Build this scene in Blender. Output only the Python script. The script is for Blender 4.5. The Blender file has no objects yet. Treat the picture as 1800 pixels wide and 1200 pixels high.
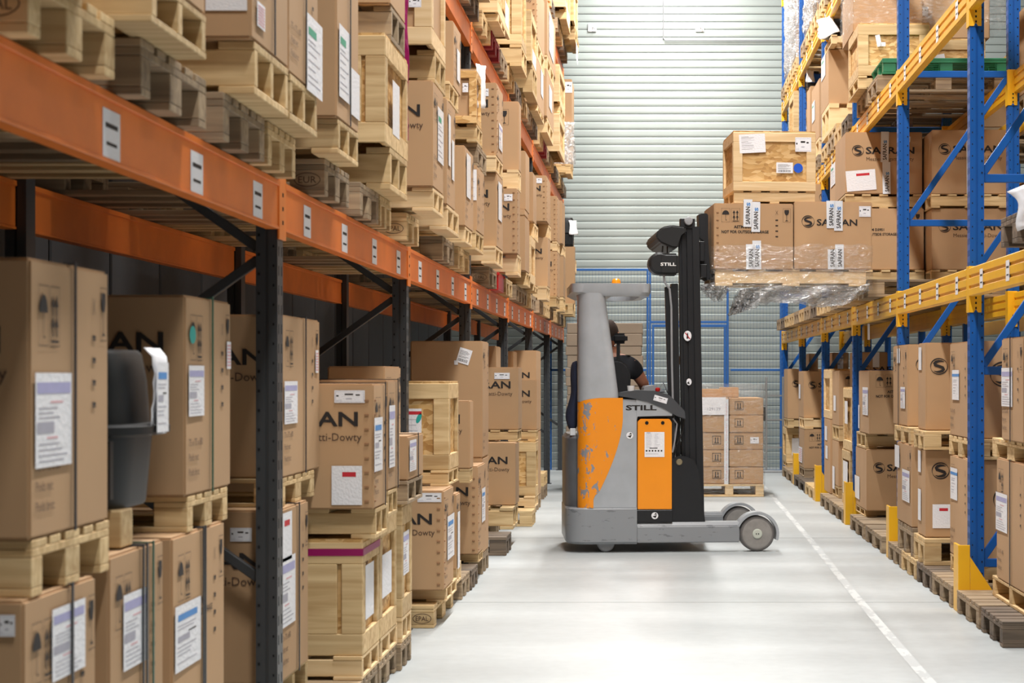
import bpy, bmesh, math, random
from mathutils import Vector, Matrix
random.seed(7)
S = bpy.context.scene
COL = S.collection
PI = math.pi
# ------------------------------------------------------------------ camera, light, exposure
F, VX, VY, H = 3300.0, 1150.0, 660.0, 1.4      # focal length in px, vanishing point of the aisle, eye height
cam = bpy.data.cameras.new('camera'); camo = bpy.data.objects.new('camera', cam); COL.objects.link(camo)
cam.sensor_width = 36; cam.lens = 66; cam.shift_x = -(VX-900)/1800; cam.shift_y = (VY-600)/1800
camo.location = (0, 0, H); camo.rotation_euler = (PI/2, 0, 0)
cam.dof.use_dof = True; cam.dof.focus_distance = 15.5; cam.dof.aperture_fstop = 6.5
cam.clip_start = 0.1; cam.clip_end = 200
S.camera = camo
W = bpy.data.worlds.new('world'); S.world = W; W.use_nodes = True
W.node_tree.nodes['Background'].inputs[0].default_value = (0.93, 0.96, 1.0, 1)
W.node_tree.nodes['Background'].inputs[1].default_value = 0.035
def lamp(x, y, z, sx, sy, p, rx=0, ry=0, c=(1.0, 0.985, 0.955)):
    l = bpy.data.lights.new('hall_lamp', 'AREA'); l.shape = 'RECTANGLE'; l.size = sx; l.size_y = sy
    l.energy = p; l.color = c
    o = bpy.data.objects.new('hall_lamp', l); o.location = (x, y, z); o.rotation_euler = (rx, ry, 0); COL.objects.link(o)
    return o
LAMPS = [(0.2, y, 8.3) for y in (2.0, 6.5, 10.5, 14.5, 18.5, 22.5, 26.3)]
for (x, y, z) in LAMPS: lamp(x, y, z, 0.35, 1.6, 340)
for y in (8.5, 14.5, 20.5, 26.0): lamp(4.0, y, 8.3, 0.35, 1.6, 120)
S.view_settings.view_transform = 'Standard'; S.view_settings.look = 'None'
S.view_settings.exposure = 0.14; S.view_settings.gamma = 1; S.view_settings.use_curve_mapping = False
S.cycles.max_bounces = 6; S.cycles.diffuse_bounces = 3; S.cycles.transparent_max_bounces = 12
S.cycles.caustics_reflective = False; S.cycles.caustics_refractive = False
S.cycles.sample_clamp_indirect = 6
# ------------------------------------------------------------------ materials
def lin(c): return tuple((v/255/12.92 if v/255 <= .04045 else ((v/255+.055)/1.055)**2.4) for v in c)
def newmat(name):
    m = bpy.data.materials.new(name); m.use_nodes = True
    n = m.node_tree.nodes; return m, n, m.node_tree.links, n['Principled BSDF']
def plain(name, rgb, rough=.6, metal=0, noise=.06, scale=6, bump=0, var=0, coat=0):
    m, n, l, b = newmat(name); c = lin(rgb)
    tc = n.new('ShaderNodeTexCoord'); nz = n.new('ShaderNodeTexNoise'); nz.inputs['Scale'].default_value = scale; nz.inputs['Detail'].default_value = 4
    l.new(tc.outputs['Object'], nz.inputs['Vector'])
    hs = n.new('ShaderNodeHueSaturation'); hs.inputs['Color'].default_value = (*c, 1)
    mp = n.new('ShaderNodeMapRange'); mp.inputs[1].default_value = .3; mp.inputs[2].default_value = .7
    mp.inputs[3].default_value = 1-noise; mp.inputs[4].default_value = 1+noise
    l.new(nz.outputs[0], mp.inputs[0])
    if var:
        oi = n.new('ShaderNodeObjectInfo'); mr = n.new('ShaderNodeMapRange'); mr.inputs[3].default_value = 1-var; mr.inputs[4].default_value = 1+var
        l.new(oi.outputs['Random'], mr.inputs[0]); mu = n.new('ShaderNodeMath'); mu.operation = 'MULTIPLY'
        l.new(mr.outputs[0], mu.inputs[0]); l.new(mp.outputs[0], mu.inputs[1]); l.new(mu.outputs[0], hs.inputs['Value'])
    else: l.new(mp.outputs[0], hs.inputs['Value'])
    l.new(hs.outputs[0], b.inputs['Base Color'])
    b.inputs['Roughness'].default_value = rough; b.inputs['Metallic'].default_value = metal
    if coat: b.inputs['Coat Weight'].default_value = coat
    if bump:
        bp = n.new('ShaderNodeBump'); bp.inputs['Strength'].default_value = bump; bp.inputs['Distance'].default_value = .01
        l.new(nz.outputs[0], bp.inputs['Height']); l.new(bp.outputs[0], b.inputs['Normal'])
    return m
def wood(name, c1, c2, var=.16, rough=.75, axis=0):
    m, n, l, b = newmat(name)
    tc = n.new('ShaderNodeTexCoord'); mp = n.new('ShaderNodeMapping'); sc = [26, 26, 26]; sc[axis] = 1.6
    mp.inputs['Scale'].default_value = sc
    oi = n.new('ShaderNodeObjectInfo'); ad = n.new('ShaderNodeVectorMath'); ad.operation = 'ADD'; ml = n.new('ShaderNodeMath'); ml.operation = 'MULTIPLY'; ml.inputs[1].default_value = 37
    l.new(oi.outputs['Random'], ml.inputs[0]); l.new(tc.outputs['Object'], mp.inputs[0]); l.new(mp.outputs[0], ad.inputs[0]); l.new(ml.outputs[0], ad.inputs[1])
    nz = n.new('ShaderNodeTexNoise'); nz.inputs['Scale'].default_value = 1; nz.inputs['Detail'].default_value = 5; nz.inputs['Distortion'].default_value = .6
    l.new(ad.outputs[0], nz.inputs['Vector'])
    cr = n.new('ShaderNodeValToRGB'); cr.color_ramp.elements[0].position = .3; cr.color_ramp.elements[1].position = .68
    cr.color_ramp.elements[0].color = (*lin(c1), 1); cr.color_ramp.elements[1].color = (*lin(c2), 1)
    l.new(nz.outputs[0], cr.inputs[0])
    hs = n.new('ShaderNodeHueSaturation'); mr = n.new('ShaderNodeMapRange'); mr.inputs[3].default_value = 1-var; mr.inputs[4].default_value = 1+var
    l.new(oi.outputs['Random'], mr.inputs[0]); l.new(mr.outputs[0], hs.inputs['Value']); l.new(cr.outputs[0], hs.inputs['Color'])
    l.new(hs.outputs[0], b.inputs['Base Color']); b.inputs['Roughness'].default_value = rough
    bp = n.new('ShaderNodeBump'); bp.inputs['Strength'].default_value = .25; bp.inputs['Distance'].default_value = .004
    l.new(nz.outputs[0], bp.inputs['Height']); l.new(bp.outputs[0], b.inputs['Normal'])
    return m
def osb(name, c1, c2, c3):
    m, n, l, b = newmat(name)
    tc = n.new('ShaderNodeTexCoord'); nz = n.new('ShaderNodeTexNoise'); nz.inputs['Scale'].default_value = 3
    mx = n.new('ShaderNodeVectorMath'); mx.operation = 'ADD'
    mp = n.new('ShaderNodeMapping'); mp.inputs['Scale'].default_value = (18, 18, 42)
    l.new(tc.outputs['Object'], mp.inputs[0]); l.new(tc.outputs['Object'], nz.inputs['Vector'])
    s = n.new('ShaderNodeVectorMath'); s.operation = 'SCALE'; s.inputs['Scale'].default_value = 6; l.new(nz.outputs['Color'], s.inputs[0])
    l.new(mp.outputs[0], mx.inputs[0]); l.new(s.outputs[0], mx.inputs[1])
    v = n.new('ShaderNodeTexVoronoi'); v.inputs['Scale'].default_value = 1; l.new(mx.outputs[0], v.inputs['Vector'])
    sp = n.new('ShaderNodeSeparateColor'); l.new(v.outputs['Color'], sp.inputs[0])
    cr = n.new('ShaderNodeValToRGB'); e = cr.color_ramp.elements; e[0].color = (*lin(c1), 1); e[1].color = (*lin(c3), 1); k = e.new(.5); k.color = (*lin(c2), 1)
    l.new(sp.outputs[0], cr.inputs[0]); l.new(cr.outputs[0], b.inputs['Base Color']); b.inputs['Roughness'].default_value = .6
    bp = n.new('ShaderNodeBump'); bp.inputs['Strength'].default_value = .3; bp.inputs['Distance'].default_value = .004
    l.new(v.outputs['Distance'], bp.inputs['Height']); l.new(bp.outputs[0], b.inputs['Normal'])
    return m
M = {}
M['card'] = plain('cardboard', (184, 148, 110), .82, noise=.035, scale=3, var=.07)
M['cardcut'] = plain('cardboard_cut_edge', (150, 112, 80), .85)
M['cardgrey'] = plain('greyish_cardboard', (146, 131, 114), .85, noise=.08, scale=4, var=.08)
M['ink'] = plain('black_print', (38, 32, 30), .8)
M['inkb'] = plain('brown_print', (86, 64, 50), .85)
M['paper'] = plain('white_paper', (236, 236, 240), .55, noise=.03, scale=14, bump=.25)
M['purple'] = plain('lilac_print', (168, 166, 204), .7)
M['bluep'] = plain('blue_print', (84, 142, 205), .7)
M['greyp'] = plain('grey_print', (170, 168, 180), .7)
M['redp'] = plain('red_print', (196, 40, 52), .6)
M['pinkp'] = plain('pale_red_print', (222, 170, 176), .7)
M['greenp'] = plain('green_print', (70, 160, 130), .6)
M['teal'] = plain('teal_sticker', (38, 168, 160), .5)
M['bluedot'] = plain('blue_sticker', (12, 84, 200), .5)
M['wood'] = wood('pale_pallet_wood', (184, 150, 102), (222, 194, 146))
M['woodnew'] = wood('fresh_crate_wood', (214, 180, 130), (236, 208, 164), var=.08)
M['woodold'] = wood('weathered_pallet_wood', (126, 106, 84), (172, 150, 120), var=.2)
M['wooddark'] = wood('dirty_pallet_wood', (74, 64, 54), (130, 112, 94), var=.2)
M['woodred'] = wood('red_stained_wood', (110, 20, 30), (150, 34, 44), var=.1)
M['woodgrey'] = wood('grey_deck_boards', (128, 118, 106), (172, 160, 144), var=.14)
M['osb'] = osb('strand_board', (176, 130, 72), (208, 164, 100), (228, 192, 136))
M['orange'] = plain('orange_beam_paint', (232, 122, 44), .45, noise=.08, scale=5, var=.03)
M['orangeb'] = plain('orange_connector_paint', (240, 132, 50), .4, noise=.06)
M['yellow'] = plain('yellow_beam_paint', (240, 182, 30), .38, noise=.06, scale=4)
M['black'] = plain('black_plastic', (17, 18, 20), .5)
M['blacksoft'] = plain('black_fabric', (26, 26, 28), .9, noise=.15, scale=20)
M['blackmetal'] = plain('black_lacquered_steel', (25, 26, 29), .4, noise=.1)
M['strap'] = plain('plastic_strap', (40, 44, 50), .4)
M['strapg'] = plain('green_strap', (30, 84, 66), .4)
M['magenta'] = plain('magenta_strap', (150, 14, 92), .4)
M['mint'] = plain('mint_strap', (110, 200, 160), .4)
M['white'] = plain('white_plastic', (238, 238, 238), .4)
M['tape'] = plain('white_tape', (226, 230, 236), .3)
M['green'] = plain('green_plastic', (34, 112, 74), .45, noise=.1)
M['steel'] = plain('galvanised_steel', (170, 172, 174), .35, metal=.8)
M['zinc'] = plain('grey_zinc', (150, 152, 156), .45)
M['amber'] = plain('amber_beacon', (250, 150, 30), .2)
M['red'] = plain('red_plastic', (190, 30, 30), .35)
M['skin'] = plain('skin', (176, 116, 88), .55, noise=.06)
M['hair'] = plain('brown_hair', (52, 36, 26), .8, noise=.2, scale=30)
M['navy'] = plain('navy_cloth', (34, 40, 62), .9, noise=.15, scale=14, bump=.3)
M['shirt'] = plain('dark_shirt', (30, 31, 36), .9, noise=.15, scale=14)
M['jeans'] = plain('dark_trousers', (40, 44, 56), .9)
M['tyre'] = plain('grey_polyurethane_tyre', (112, 108, 106), .7, noise=.1, scale=20)
M['hub'] = plain('wheel_disc', (146, 142, 138), .6, noise=.12, scale=16)
M['hubcap'] = plain('pale_hub', (192, 196, 184), .5)
M['paint'] = plain('grey_truck_paint', (168, 172, 177), .34, noise=.07, scale=7, coat=.2)
M['paintd'] = plain('dark_grey_truck_paint', (104, 106, 110), .35, noise=.14, scale=7)
M['dash'] = plain('charcoal_dashboard', (66, 68, 72), .5)
M['fencep'] = plain('blue_fence_paint', (32, 92, 160), .4)
M['wire'] = plain('blue_grey_wire', (70, 100, 130), .4)
M['darkclad'] = plain('dark_cladding', (64, 65, 68), .6, noise=.08)
M['bluecloth'] = plain('blue_cloth', (30, 90, 190), .7)
M['silver'] = plain('reflective_strip', (220, 222, 224), .3)
M['hole'] = plain('dark_hole', (10, 10, 12), .9)

def scratched(name, base, under, thr, scale=(3, 3, 9), rough=.35):
    m, n, l, b = newmat(name)
    tc = n.new('ShaderNodeTexCoord'); mp = n.new('ShaderNodeMapping'); mp.inputs['Scale'].default_value = scale
    nz = n.new('ShaderNodeTexNoise'); nz.inputs['Scale'].default_value = 2.4; nz.inputs['Detail'].default_value = 7; nz.inputs['Roughness'].default_value = .65
    l.new(tc.outputs['Object'], mp.inputs[0]); l.new(mp.outputs[0], nz.inputs['Vector'])
    cr = n.new('ShaderNodeValToRGB'); cr.color_ramp.elements[0].position = thr; cr.color_ramp.elements[1].position = thr+.012
    l.new(nz.outputs[0], cr.inputs[0]); mx = n.new('ShaderNodeMix'); mx.data_type = 'RGBA'
    mx.inputs[6].default_value = (*lin(base), 1); mx.inputs[7].default_value = (*lin(under), 1)
    l.new(cr.outputs[0], mx.inputs[0]); l.new(mx.outputs[2], b.inputs['Base Color']); b.inputs['Roughness'].default_value = rough
    return m
def worn_orange():
    m = scratched('worn_orange_paint', (243, 148, 30), (140, 142, 148), .60, (8, 8, 5))
    n, l = m.node_tree.nodes, m.node_tree.links
    nz = [q for q in n if q.type == 'TEX_NOISE'][0]; cr = [q for q in n if q.type == 'VALTORGB'][0]; tc = [q for q in n if q.type == 'TEX_COORD'][0]
    nz.inputs['Scale'].default_value = 2.2; nz.inputs['Distortion'].default_value = .5
    sx = n.new('ShaderNodeSeparateXYZ'); l.new(tc.outputs['Object'], sx.inputs[0])
    d = n.new('ShaderNodeMath'); d.operation = 'SUBTRACT'; d.inputs[1].default_value = .175; l.new(sx.outputs[0], d.inputs[0])
    a = n.new('ShaderNodeMath'); a.operation = 'ABSOLUTE'; l.new(d.outputs[0], a.inputs[0])
    mr = n.new('ShaderNodeMapRange'); mr.inputs[1].default_value = 0; mr.inputs[2].default_value = .13; mr.inputs[3].default_value = .075; mr.inputs[4].default_value = -.03; l.new(a.outputs[0], mr.inputs[0])
    ad = n.new('ShaderNodeMath'); ad.operation = 'ADD'; l.new(nz.outputs[0], ad.inputs[0]); l.new(mr.outputs[0], ad.inputs[1])
    l.new(ad.outputs[0], cr.inputs[0]); return m
M['truckorange'] = worn_orange()
M['batteryorange'] = plain('orange_battery_paint', (246, 150, 26), .3, noise=.02)
M['chassis'] = scratched('scuffed_chassis_paint', (142, 145, 149), (118, 120, 124), .60, (3, 3, 11), .3)

def holed(name, rgb, pitch=.075, r=.008, x0=0.0):
    m, n, l, b = newmat(name); c = lin(rgb)
    tc = n.new('ShaderNodeTexCoord'); nz = n.new('ShaderNodeTexNoise'); nz.inputs['Scale'].default_value = 5; l.new(tc.outputs['Object'], nz.inputs['Vector'])
    hs = n.new('ShaderNodeHueSaturation'); hs.inputs['Color'].default_value = (*c, 1)
    mr = n.new('ShaderNodeMapRange'); mr.inputs[3].default_value = .85; mr.inputs[4].default_value = 1.15; l.new(nz.outputs[0], mr.inputs[0]); l.new(mr.outputs[0], hs.inputs['Value'])
    l.new(hs.outputs[0], b.inputs['Base Color']); b.inputs['Roughness'].default_value = .38
    return m
M['bluepost'] = holed('blue_post_paint', (2, 84, 164))
M['darkpost'] = holed('charcoal_post_paint', (60, 63, 66))

def film_mat():
    m, n, l, b = newmat('stretch_film')
    tr = n.new('ShaderNodeBsdfTransparent'); gl = n.new('ShaderNodeBsdfGlossy'); gl.inputs['Roughness'].default_value = .16
    df = n.new('ShaderNodeBsdfDiffuse'); df.inputs[0].default_value = (.85, .87, .88, 1)
    tc = n.new('ShaderNodeTexCoord'); nz = n.new('ShaderNodeTexNoise'); nz.inputs['Scale'].default_value = 9; nz.inputs['Detail'].default_value = 3; nz.inputs['Distortion'].default_value = 2
    mp = n.new('ShaderNodeMapping'); mp.inputs['Scale'].default_value = (1, 1, 3); l.new(tc.outputs['Object'], mp.inputs[0]); l.new(mp.outputs[0], nz.inputs['Vector'])
    bp = n.new('ShaderNodeBump'); bp.inputs['Strength'].default_value = 1; bp.inputs['Distance'].default_value = .06
    l.new(nz.outputs[0], bp.inputs['Height']); l.new(bp.outputs[0], gl.inputs['Normal']); l.new(bp.outputs[0], df.inputs['Normal'])
    m1 = n.new('ShaderNodeMixShader'); m1.inputs[0].default_value = .5; l.new(df.outputs[0], m1.inputs[1]); l.new(gl.outputs[0], m1.inputs[2])
    mr = n.new('ShaderNodeMapRange'); mr.inputs[1].default_value = .35; mr.inputs[2].default_value = .7; mr.inputs[3].default_value = .03; mr.inputs[4].default_value = .26
    l.new(nz.outputs[0], mr.inputs[0])
    m2 = n.new('ShaderNodeMixShader'); l.new(mr.outputs[0], m2.inputs[0]); l.new(tr.outputs[0], m2.inputs[1]); l.new(m1.outputs[0], m2.inputs[2])
    l.new(m2.outputs[0], n['Material Output'].inputs[0]); return m
M['film'] = film_mat()
def film2():
    m = M['film'].copy(); m.name = 'bunched_film'
    for nd in m.node_tree.nodes:
        if nd.type == 'MAP_RANGE': nd.inputs[3].default_value = .3; nd.inputs[4].default_value = .85
    return m
M['film2'] = film2()
M['gather'] = M['film2'].copy(); M['gather'].name = 'gathered_film'
for nd in M['gather'].node_tree.nodes:
    if nd.type == 'MAP_RANGE': nd.inputs[3].default_value = .75; nd.inputs[4].default_value = 1
def concrete():
    m, n, l, b = newmat('polished_concrete')
    tc = n.new('ShaderNodeTexCoord')
    a = n.new('ShaderNodeTexNoise'); a.inputs['Scale'].default_value = .7; a.inputs['Detail'].default_value = 6
    mp = n.new('ShaderNodeMapping'); mp.inputs['Scale'].default_value = (.5, 1.6, 1); l.new(tc.outputs['Object'], mp.inputs[0]); l.new(mp.outputs[0], a.inputs['Vector'])
    c = n.new('ShaderNodeTexNoise'); c.inputs['Scale'].default_value = 14; c.inputs['Detail'].default_value = 8; l.new(tc.outputs['Object'], c.inputs['Vector'])
    cr = n.new('ShaderNodeValToRGB'); cr.color_ramp.elements[0].position = .3; cr.color_ramp.elements[1].position = .72
    cr.color_ramp.elements[0].color = (*lin((160, 165, 166)), 1); cr.color_ramp.elements[1].color = (*lin((188, 193, 194)), 1)
    l.new(a.outputs[0], cr.inputs[0])
    hs = n.new('ShaderNodeHueSaturation'); mr = n.new('ShaderNodeMapRange'); mr.inputs[1].default_value = .3; mr.inputs[2].default_value = .7; mr.inputs[3].default_value = .95; mr.inputs[4].default_value = 1.04
    l.new(c.outputs[0], mr.inputs[0]); l.new(mr.outputs[0], hs.inputs['Value']); l.new(cr.outputs[0], hs.inputs['Color'])
    l.new(hs.outputs[0], b.inputs['Base Color'])
    r2 = n.new('ShaderNodeMapRange'); r2.inputs[3].default_value = .30; r2.inputs[4].default_value = .55; l.new(a.outputs[0], r2.inputs[0]); l.new(r2.outputs[0], b.inputs['Roughness'])
    return m
M['concrete'] = concrete()
def clad():
    m, n, l, b = newmat('galvanised_wall_cladding')
    tc = n.new('ShaderNodeTexCoord'); a = n.new('ShaderNodeTexNoise'); a.inputs['Scale'].default_value = 1.2; a.inputs['Detail'].default_value = 3
    l.new(tc.outputs['Object'], a.inputs['Vector'])
    cr = n.new('ShaderNodeValToRGB'); cr.color_ramp.elements[0].color = (*lin((150, 158, 155)), 1); cr.color_ramp.elements[1].color = (*lin((176, 184, 180)), 1)
    l.new(a.outputs[0], cr.inputs[0]); l.new(cr.outputs[0], b.inputs['Base Color'])
    b.inputs['Metallic'].default_value = .35; b.inputs['Roughness'].default_value = .38
    return m
M['clad'] = clad()
# ------------------------------------------------------------------ mesh helpers
def finish(bm, name):
    me = bpy.data.meshes.new(name); bmesh.ops.recalc_face_normals(bm, faces=bm.faces); bm.to_mesh(me); bm.free(); return me
def cube(bm, x0, x1, y0, y1, z0, z1, mi=0):
    v = [bm.verts.new(p) for p in ((x0,y0,z0),(x1,y0,z0),(x1,y1,z0),(x0,y1,z0),(x0,y0,z1),(x1,y0,z1),(x1,y1,z1),(x0,y1,z1))]
    fs = [bm.faces.new([v[i] for i in q]) for q in ((0,3,2,1),(4,5,6,7),(0,1,5,4),(1,2,6,5),(2,3,7,6),(3,0,4,7))]
    for f in fs: f.material_index = mi
    return v
def bxmesh(name, boxes, bev=0, seg=1):
    bm = bmesh.new()
    for b in boxes: cube(bm, *b)
    if bev: bmesh.ops.bevel(bm, geom=bm.edges[:], offset=bev, segments=seg, affect='EDGES', clamp_overlap=True)
    return finish(bm, name)
def link(name, me, mat=None, parent=None, loc=(0,0,0), rot=(0,0,0), sc=(1,1,1), smooth=False):
    o = bpy.data.objects.new(name, me); COL.objects.link(o); o.location = loc; o.rotation_euler = rot; o.scale = sc
    if parent: o.parent = parent
    if mat is not None and me is not None:
        if not me.materials: me.materials.append(mat)
        elif me.materials[0] is not mat and len(me.materials) == 1:
            o.material_slots[0].link = 'OBJECT'; o.material_slots[0].material = mat
    if smooth:
        for p in me.polygons: p.use_smooth = True
    return o
def bx(name, mat, parent, x0, x1, y0, y1, z0, z1, bev=0, seg=1):
    return link(name, bxmesh(name, [(x0,x1,y0,y1,z0,z1)], bev, seg), mat, parent)
def empty(name, loc=(0,0,0), rz=0, sc=(1,1,1)):
    o = bpy.data.objects.new(name, None); COL.objects.link(o); o.location = loc; o.rotation_euler = (0,0,rz); o.scale = sc; o.empty_display_size = .1
    return o
def tag(o, label, cat, group=None):
    o['label'] = label; o['category'] = cat
    if group: o['group'] = group
    return o
def struct(o): o['kind'] = 'structure'; return o
def prism(name, pts, t0, t1, plane='xz', bev=0, seg=2):
    """pts polygon in a plane, extruded along the third axis from t0 to t1"""
    bm = bmesh.new()
    def P(a, b, t): return {'xz': (a, t, b), 'xy': (a, b, t), 'yz': (t, a, b)}[plane]
    A = [bm.verts.new(P(a, b, t0)) for a, b in pts]; B = [bm.verts.new(P(a, b, t1)) for a, b in pts]
    n = len(pts); bm.faces.new(A); bm.faces.new(B[::-1])
    for i in range(n): bm.faces.new((A[i], B[i], B[(i+1) % n], A[(i+1) % n]))
    if bev: bmesh.ops.bevel(bm, geom=bm.edges[:], offset=bev, segments=seg, affect='EDGES', clamp_overlap=True)
    return finish(bm, name)
def tube(name, pts, r, n=8):
    bm = bmesh.new(); rings = []
    for i, p in enumerate(pts):
        p = Vector(p); a = Vector(pts[max(i-1, 0)]); b = Vector(pts[min(i+1, len(pts)-1)]); d = (b-a).normalized()
        u = d.orthogonal().normalized() if i == 0 else (u - d*u.dot(d)).normalized()
        w = d.cross(u); rr = r[i] if isinstance(r, (list, tuple)) else r
        rings.append([bm.verts.new(p + (u*math.cos(2*PI*k/n) + w*math.sin(2*PI*k/n))*rr) for k in range(n)])
    for a, b in zip(rings, rings[1:]):
        for k in range(n): bm.faces.new((a[k], a[(k+1) % n], b[(k+1) % n], b[k]))
    bm.faces.new(rings[0][::-1]); bm.faces.new(rings[-1])
    return finish(bm, name)
def lathe(name, prof, n=24, axis='z'):
    bm = bmesh.new(); rings = []
    for r, h in prof:
        ring = []
        for k in range(n):
            c, s = math.cos(2*PI*k/n)*r, math.sin(2*PI*k/n)*r
            ring.append(bm.verts.new((c, s, h) if axis == 'z' else (c, h, s)))
        rings.append(ring)
    for a, b in zip(rings, rings[1:]):
        for k in range(n): bm.faces.new((a[k], a[(k+1) % n], b[(k+1) % n], b[k]))
    bm.faces.new(rings[0][::-1]); bm.faces.new(rings[-1])
    return finish(bm, name)
def polys(name, plist, mats=None):
    """flat polygons in the local xy plane; plist items: points or (points, material index)"""
    bm = bmesh.new()
    for p in plist:
        mi = 0; z = 0
        if isinstance(p, tuple) and isinstance(p[1], int): p, mi = p; z = .0006 if mi else 0
        try:
            f = bm.faces.new([bm.verts.new((x, y, z)) for x, y in p]); f.material_index = mi
        except ValueError: pass
    for f in bm.faces:
        f.normal_update()
        if f.normal.z < 0: f.normal_flip()
    me = bpy.data.meshes.new(name); bm.to_mesh(me); bm.free()
    for m in mats or []: me.materials.append(m)
    return me
def rect(x0, y0, x1, y1): return [(x0,y0),(x1,y0),(x1,y1),(x0,y1)]
CACHE = {}
def text_mesh(s, w, h, bold=0.0):
    k = ('t', s, round(w, 3), round(h, 3), bold)
    if k in CACHE: return CACHE[k]
    c = bpy.data.curves.new('lettering', 'FONT'); c.body = s; c.size = 1; c.offset = bold; c.resolution_u = 2
    o = bpy.data.objects.new('lettering', c); COL.objects.link(o)
    bpy.context.view_layer.update()
    me = bpy.data.meshes.new_from_object(o.evaluated_get(bpy.context.evaluated_depsgraph_get()))
    bpy.data.objects.remove(o)
    xs = [v.co.x for v in me.vertices]; ys = [v.co.y for v in me.vertices]
    x0, x1, y0, y1 = min(xs), max(xs), min(ys), max(ys)
    for v in me.vertices: v.co = ((v.co.x-x0)/(x1-x0)*w, (v.co.y-y0)/(y1-y0)*h, 0)
    me.materials.clear(); me.name = 'lettering'; CACHE[k] = me
    return me
def logo_mesh():
    """a bold tapering S inside two thin crescents, diameter 1"""
    if 'logo' in CACHE: return CACHE['logo']
    ps = []
    def stroke(path, wd):
        L, R = [], []
        for i in range(len(path)):
            a = Vector(path[max(i-1, 0)]); b = Vector(path[min(i+1, len(path)-1)]); d = (b-a).normalized(); nn = Vector((-d.y, d.x)); p = Vector(path[i])
            L.append(p+nn*wd[i]); R.append(p-nn*wd[i])
        for i in range(len(path)-1): ps.append([tuple(L[i]), tuple(R[i]), tuple(R[i+1]), tuple(L[i+1])])
    pts = [(.30,.27),(.15,.31),(-.02,.31),(-.18,.26),(-.26,.17),(-.22,.08),(-.08,.03),(.08,-.02),(.22,-.08),(.27,-.17),(.20,-.26),(.04,-.31),(-.14,-.32),(-.30,-.27)]
    wd = [.012,.045,.07,.085,.09,.09,.085,.085,.09,.09,.085,.07,.04,.012]
    stroke(pts, wd)
    for a0, a1 in ((20, 205), (200, 385)):
        arc = []; w2 = []
        for i in range(15):
            a = math.radians(a0+(a1-a0)*i/14); arc.append((.5*math.cos(a), .46*math.sin(a))); w2.append(.005+.03*math.sin(PI*i/14))
        stroke(arc, w2)
    CACHE['logo'] = polys('circle_emblem', ps); return CACHE['logo']
def frame(x0, y0, x1, y1, t): return [rect(x0,y0,x1,y0+t), rect(x0,y1-t,x1,y1), rect(x0,y0,x0+t,y1), rect(x1-t,y0,x1,y1)]
def icon_umbrella(x, y, s):
    p = frame(x, y, x+s*.62, y+s, s*.012)
    arc = [(x+s*.31+s*.26*math.cos(PI*i/8), y+s*.55+s*.3*math.sin(PI*i/8)) for i in range(9)]
    return p+[arc, rect(x+s*.30, y+s*.16, x+s*.325, y+s*.56), rect(x+s*.3, y+s*.13, x+s*.4, y+s*.16)]
def icon_arrows(x, y, s):
    p = frame(x, y, x+s*.62, y+s, s*.012)
    for cx in (.19, .43):
        for cy in (.50, .16):
            p += [[(x+s*(cx-.1), y+s*(cy+.16)), (x+s*(cx+.1), y+s*(cy+.16)), (x+s*cx, y+s*(cy+.36))], rect(x+s*(cx-.03), y+s*cy, x+s*(cx+.03), y+s*(cy+.18))]
    return p+[rect(x+s*.08, y+s*.06, x+s*.54, y+s*.1)]
def icon_glass(x, y, s):
    p = frame(x, y, x+s*.56, y+s, s*.012)
    bowl = [(x+s*.12, y+s*.9), (x+s*.44, y+s*.9), (x+s*.45, y+s*.72), (x+s*.38, y+s*.56), (x+s*.28, y+s*.52), (x+s*.18, y+s*.56), (x+s*.11, y+s*.72)]
    return p+[bowl, rect(x+s*.265, y+s*.14, x+s*.295, y+s*.54), [(x+s*.14,y+s*.09),(x+s*.42,y+s*.09),(x+s*.28,y+s*.16)]]
def icon_stack(x, y, s):
    p = []
    for k in range(4): p += frame(x-s*.1, y+s*.42*k, x+s*.1, y+s*.42*k+s*.1, s*.03)+[rect(x-s*.08, y+s*.42*k+.04*s, x+s*.08, y+s*.42*k+s*.07)]
    t = y+s*1.75
    p += [[(x-s*.1,t),(x-s*.08,t),(x+s*.1,t+s*.3),(x+s*.08,t+s*.3)], [(x+s*.1,t),(x+s*.08,t),(x-s*.1,t+s*.3),(x-s*.08,t+s*.3)]]
    return p
def icons(kind):
    if kind in CACHE: return CACHE[kind]
    if kind == 'ua': p = icon_umbrella(0, 0, .11)+icon_arrows(.08, 0, .11)
    elif kind == 'g': p = icon_glass(0, 0, .11)
    elif kind == 'st': p = icon_stack(0, 0, .13)
    CACHE[kind] = polys('handling_symbols', p); return CACHE[kind]
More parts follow.
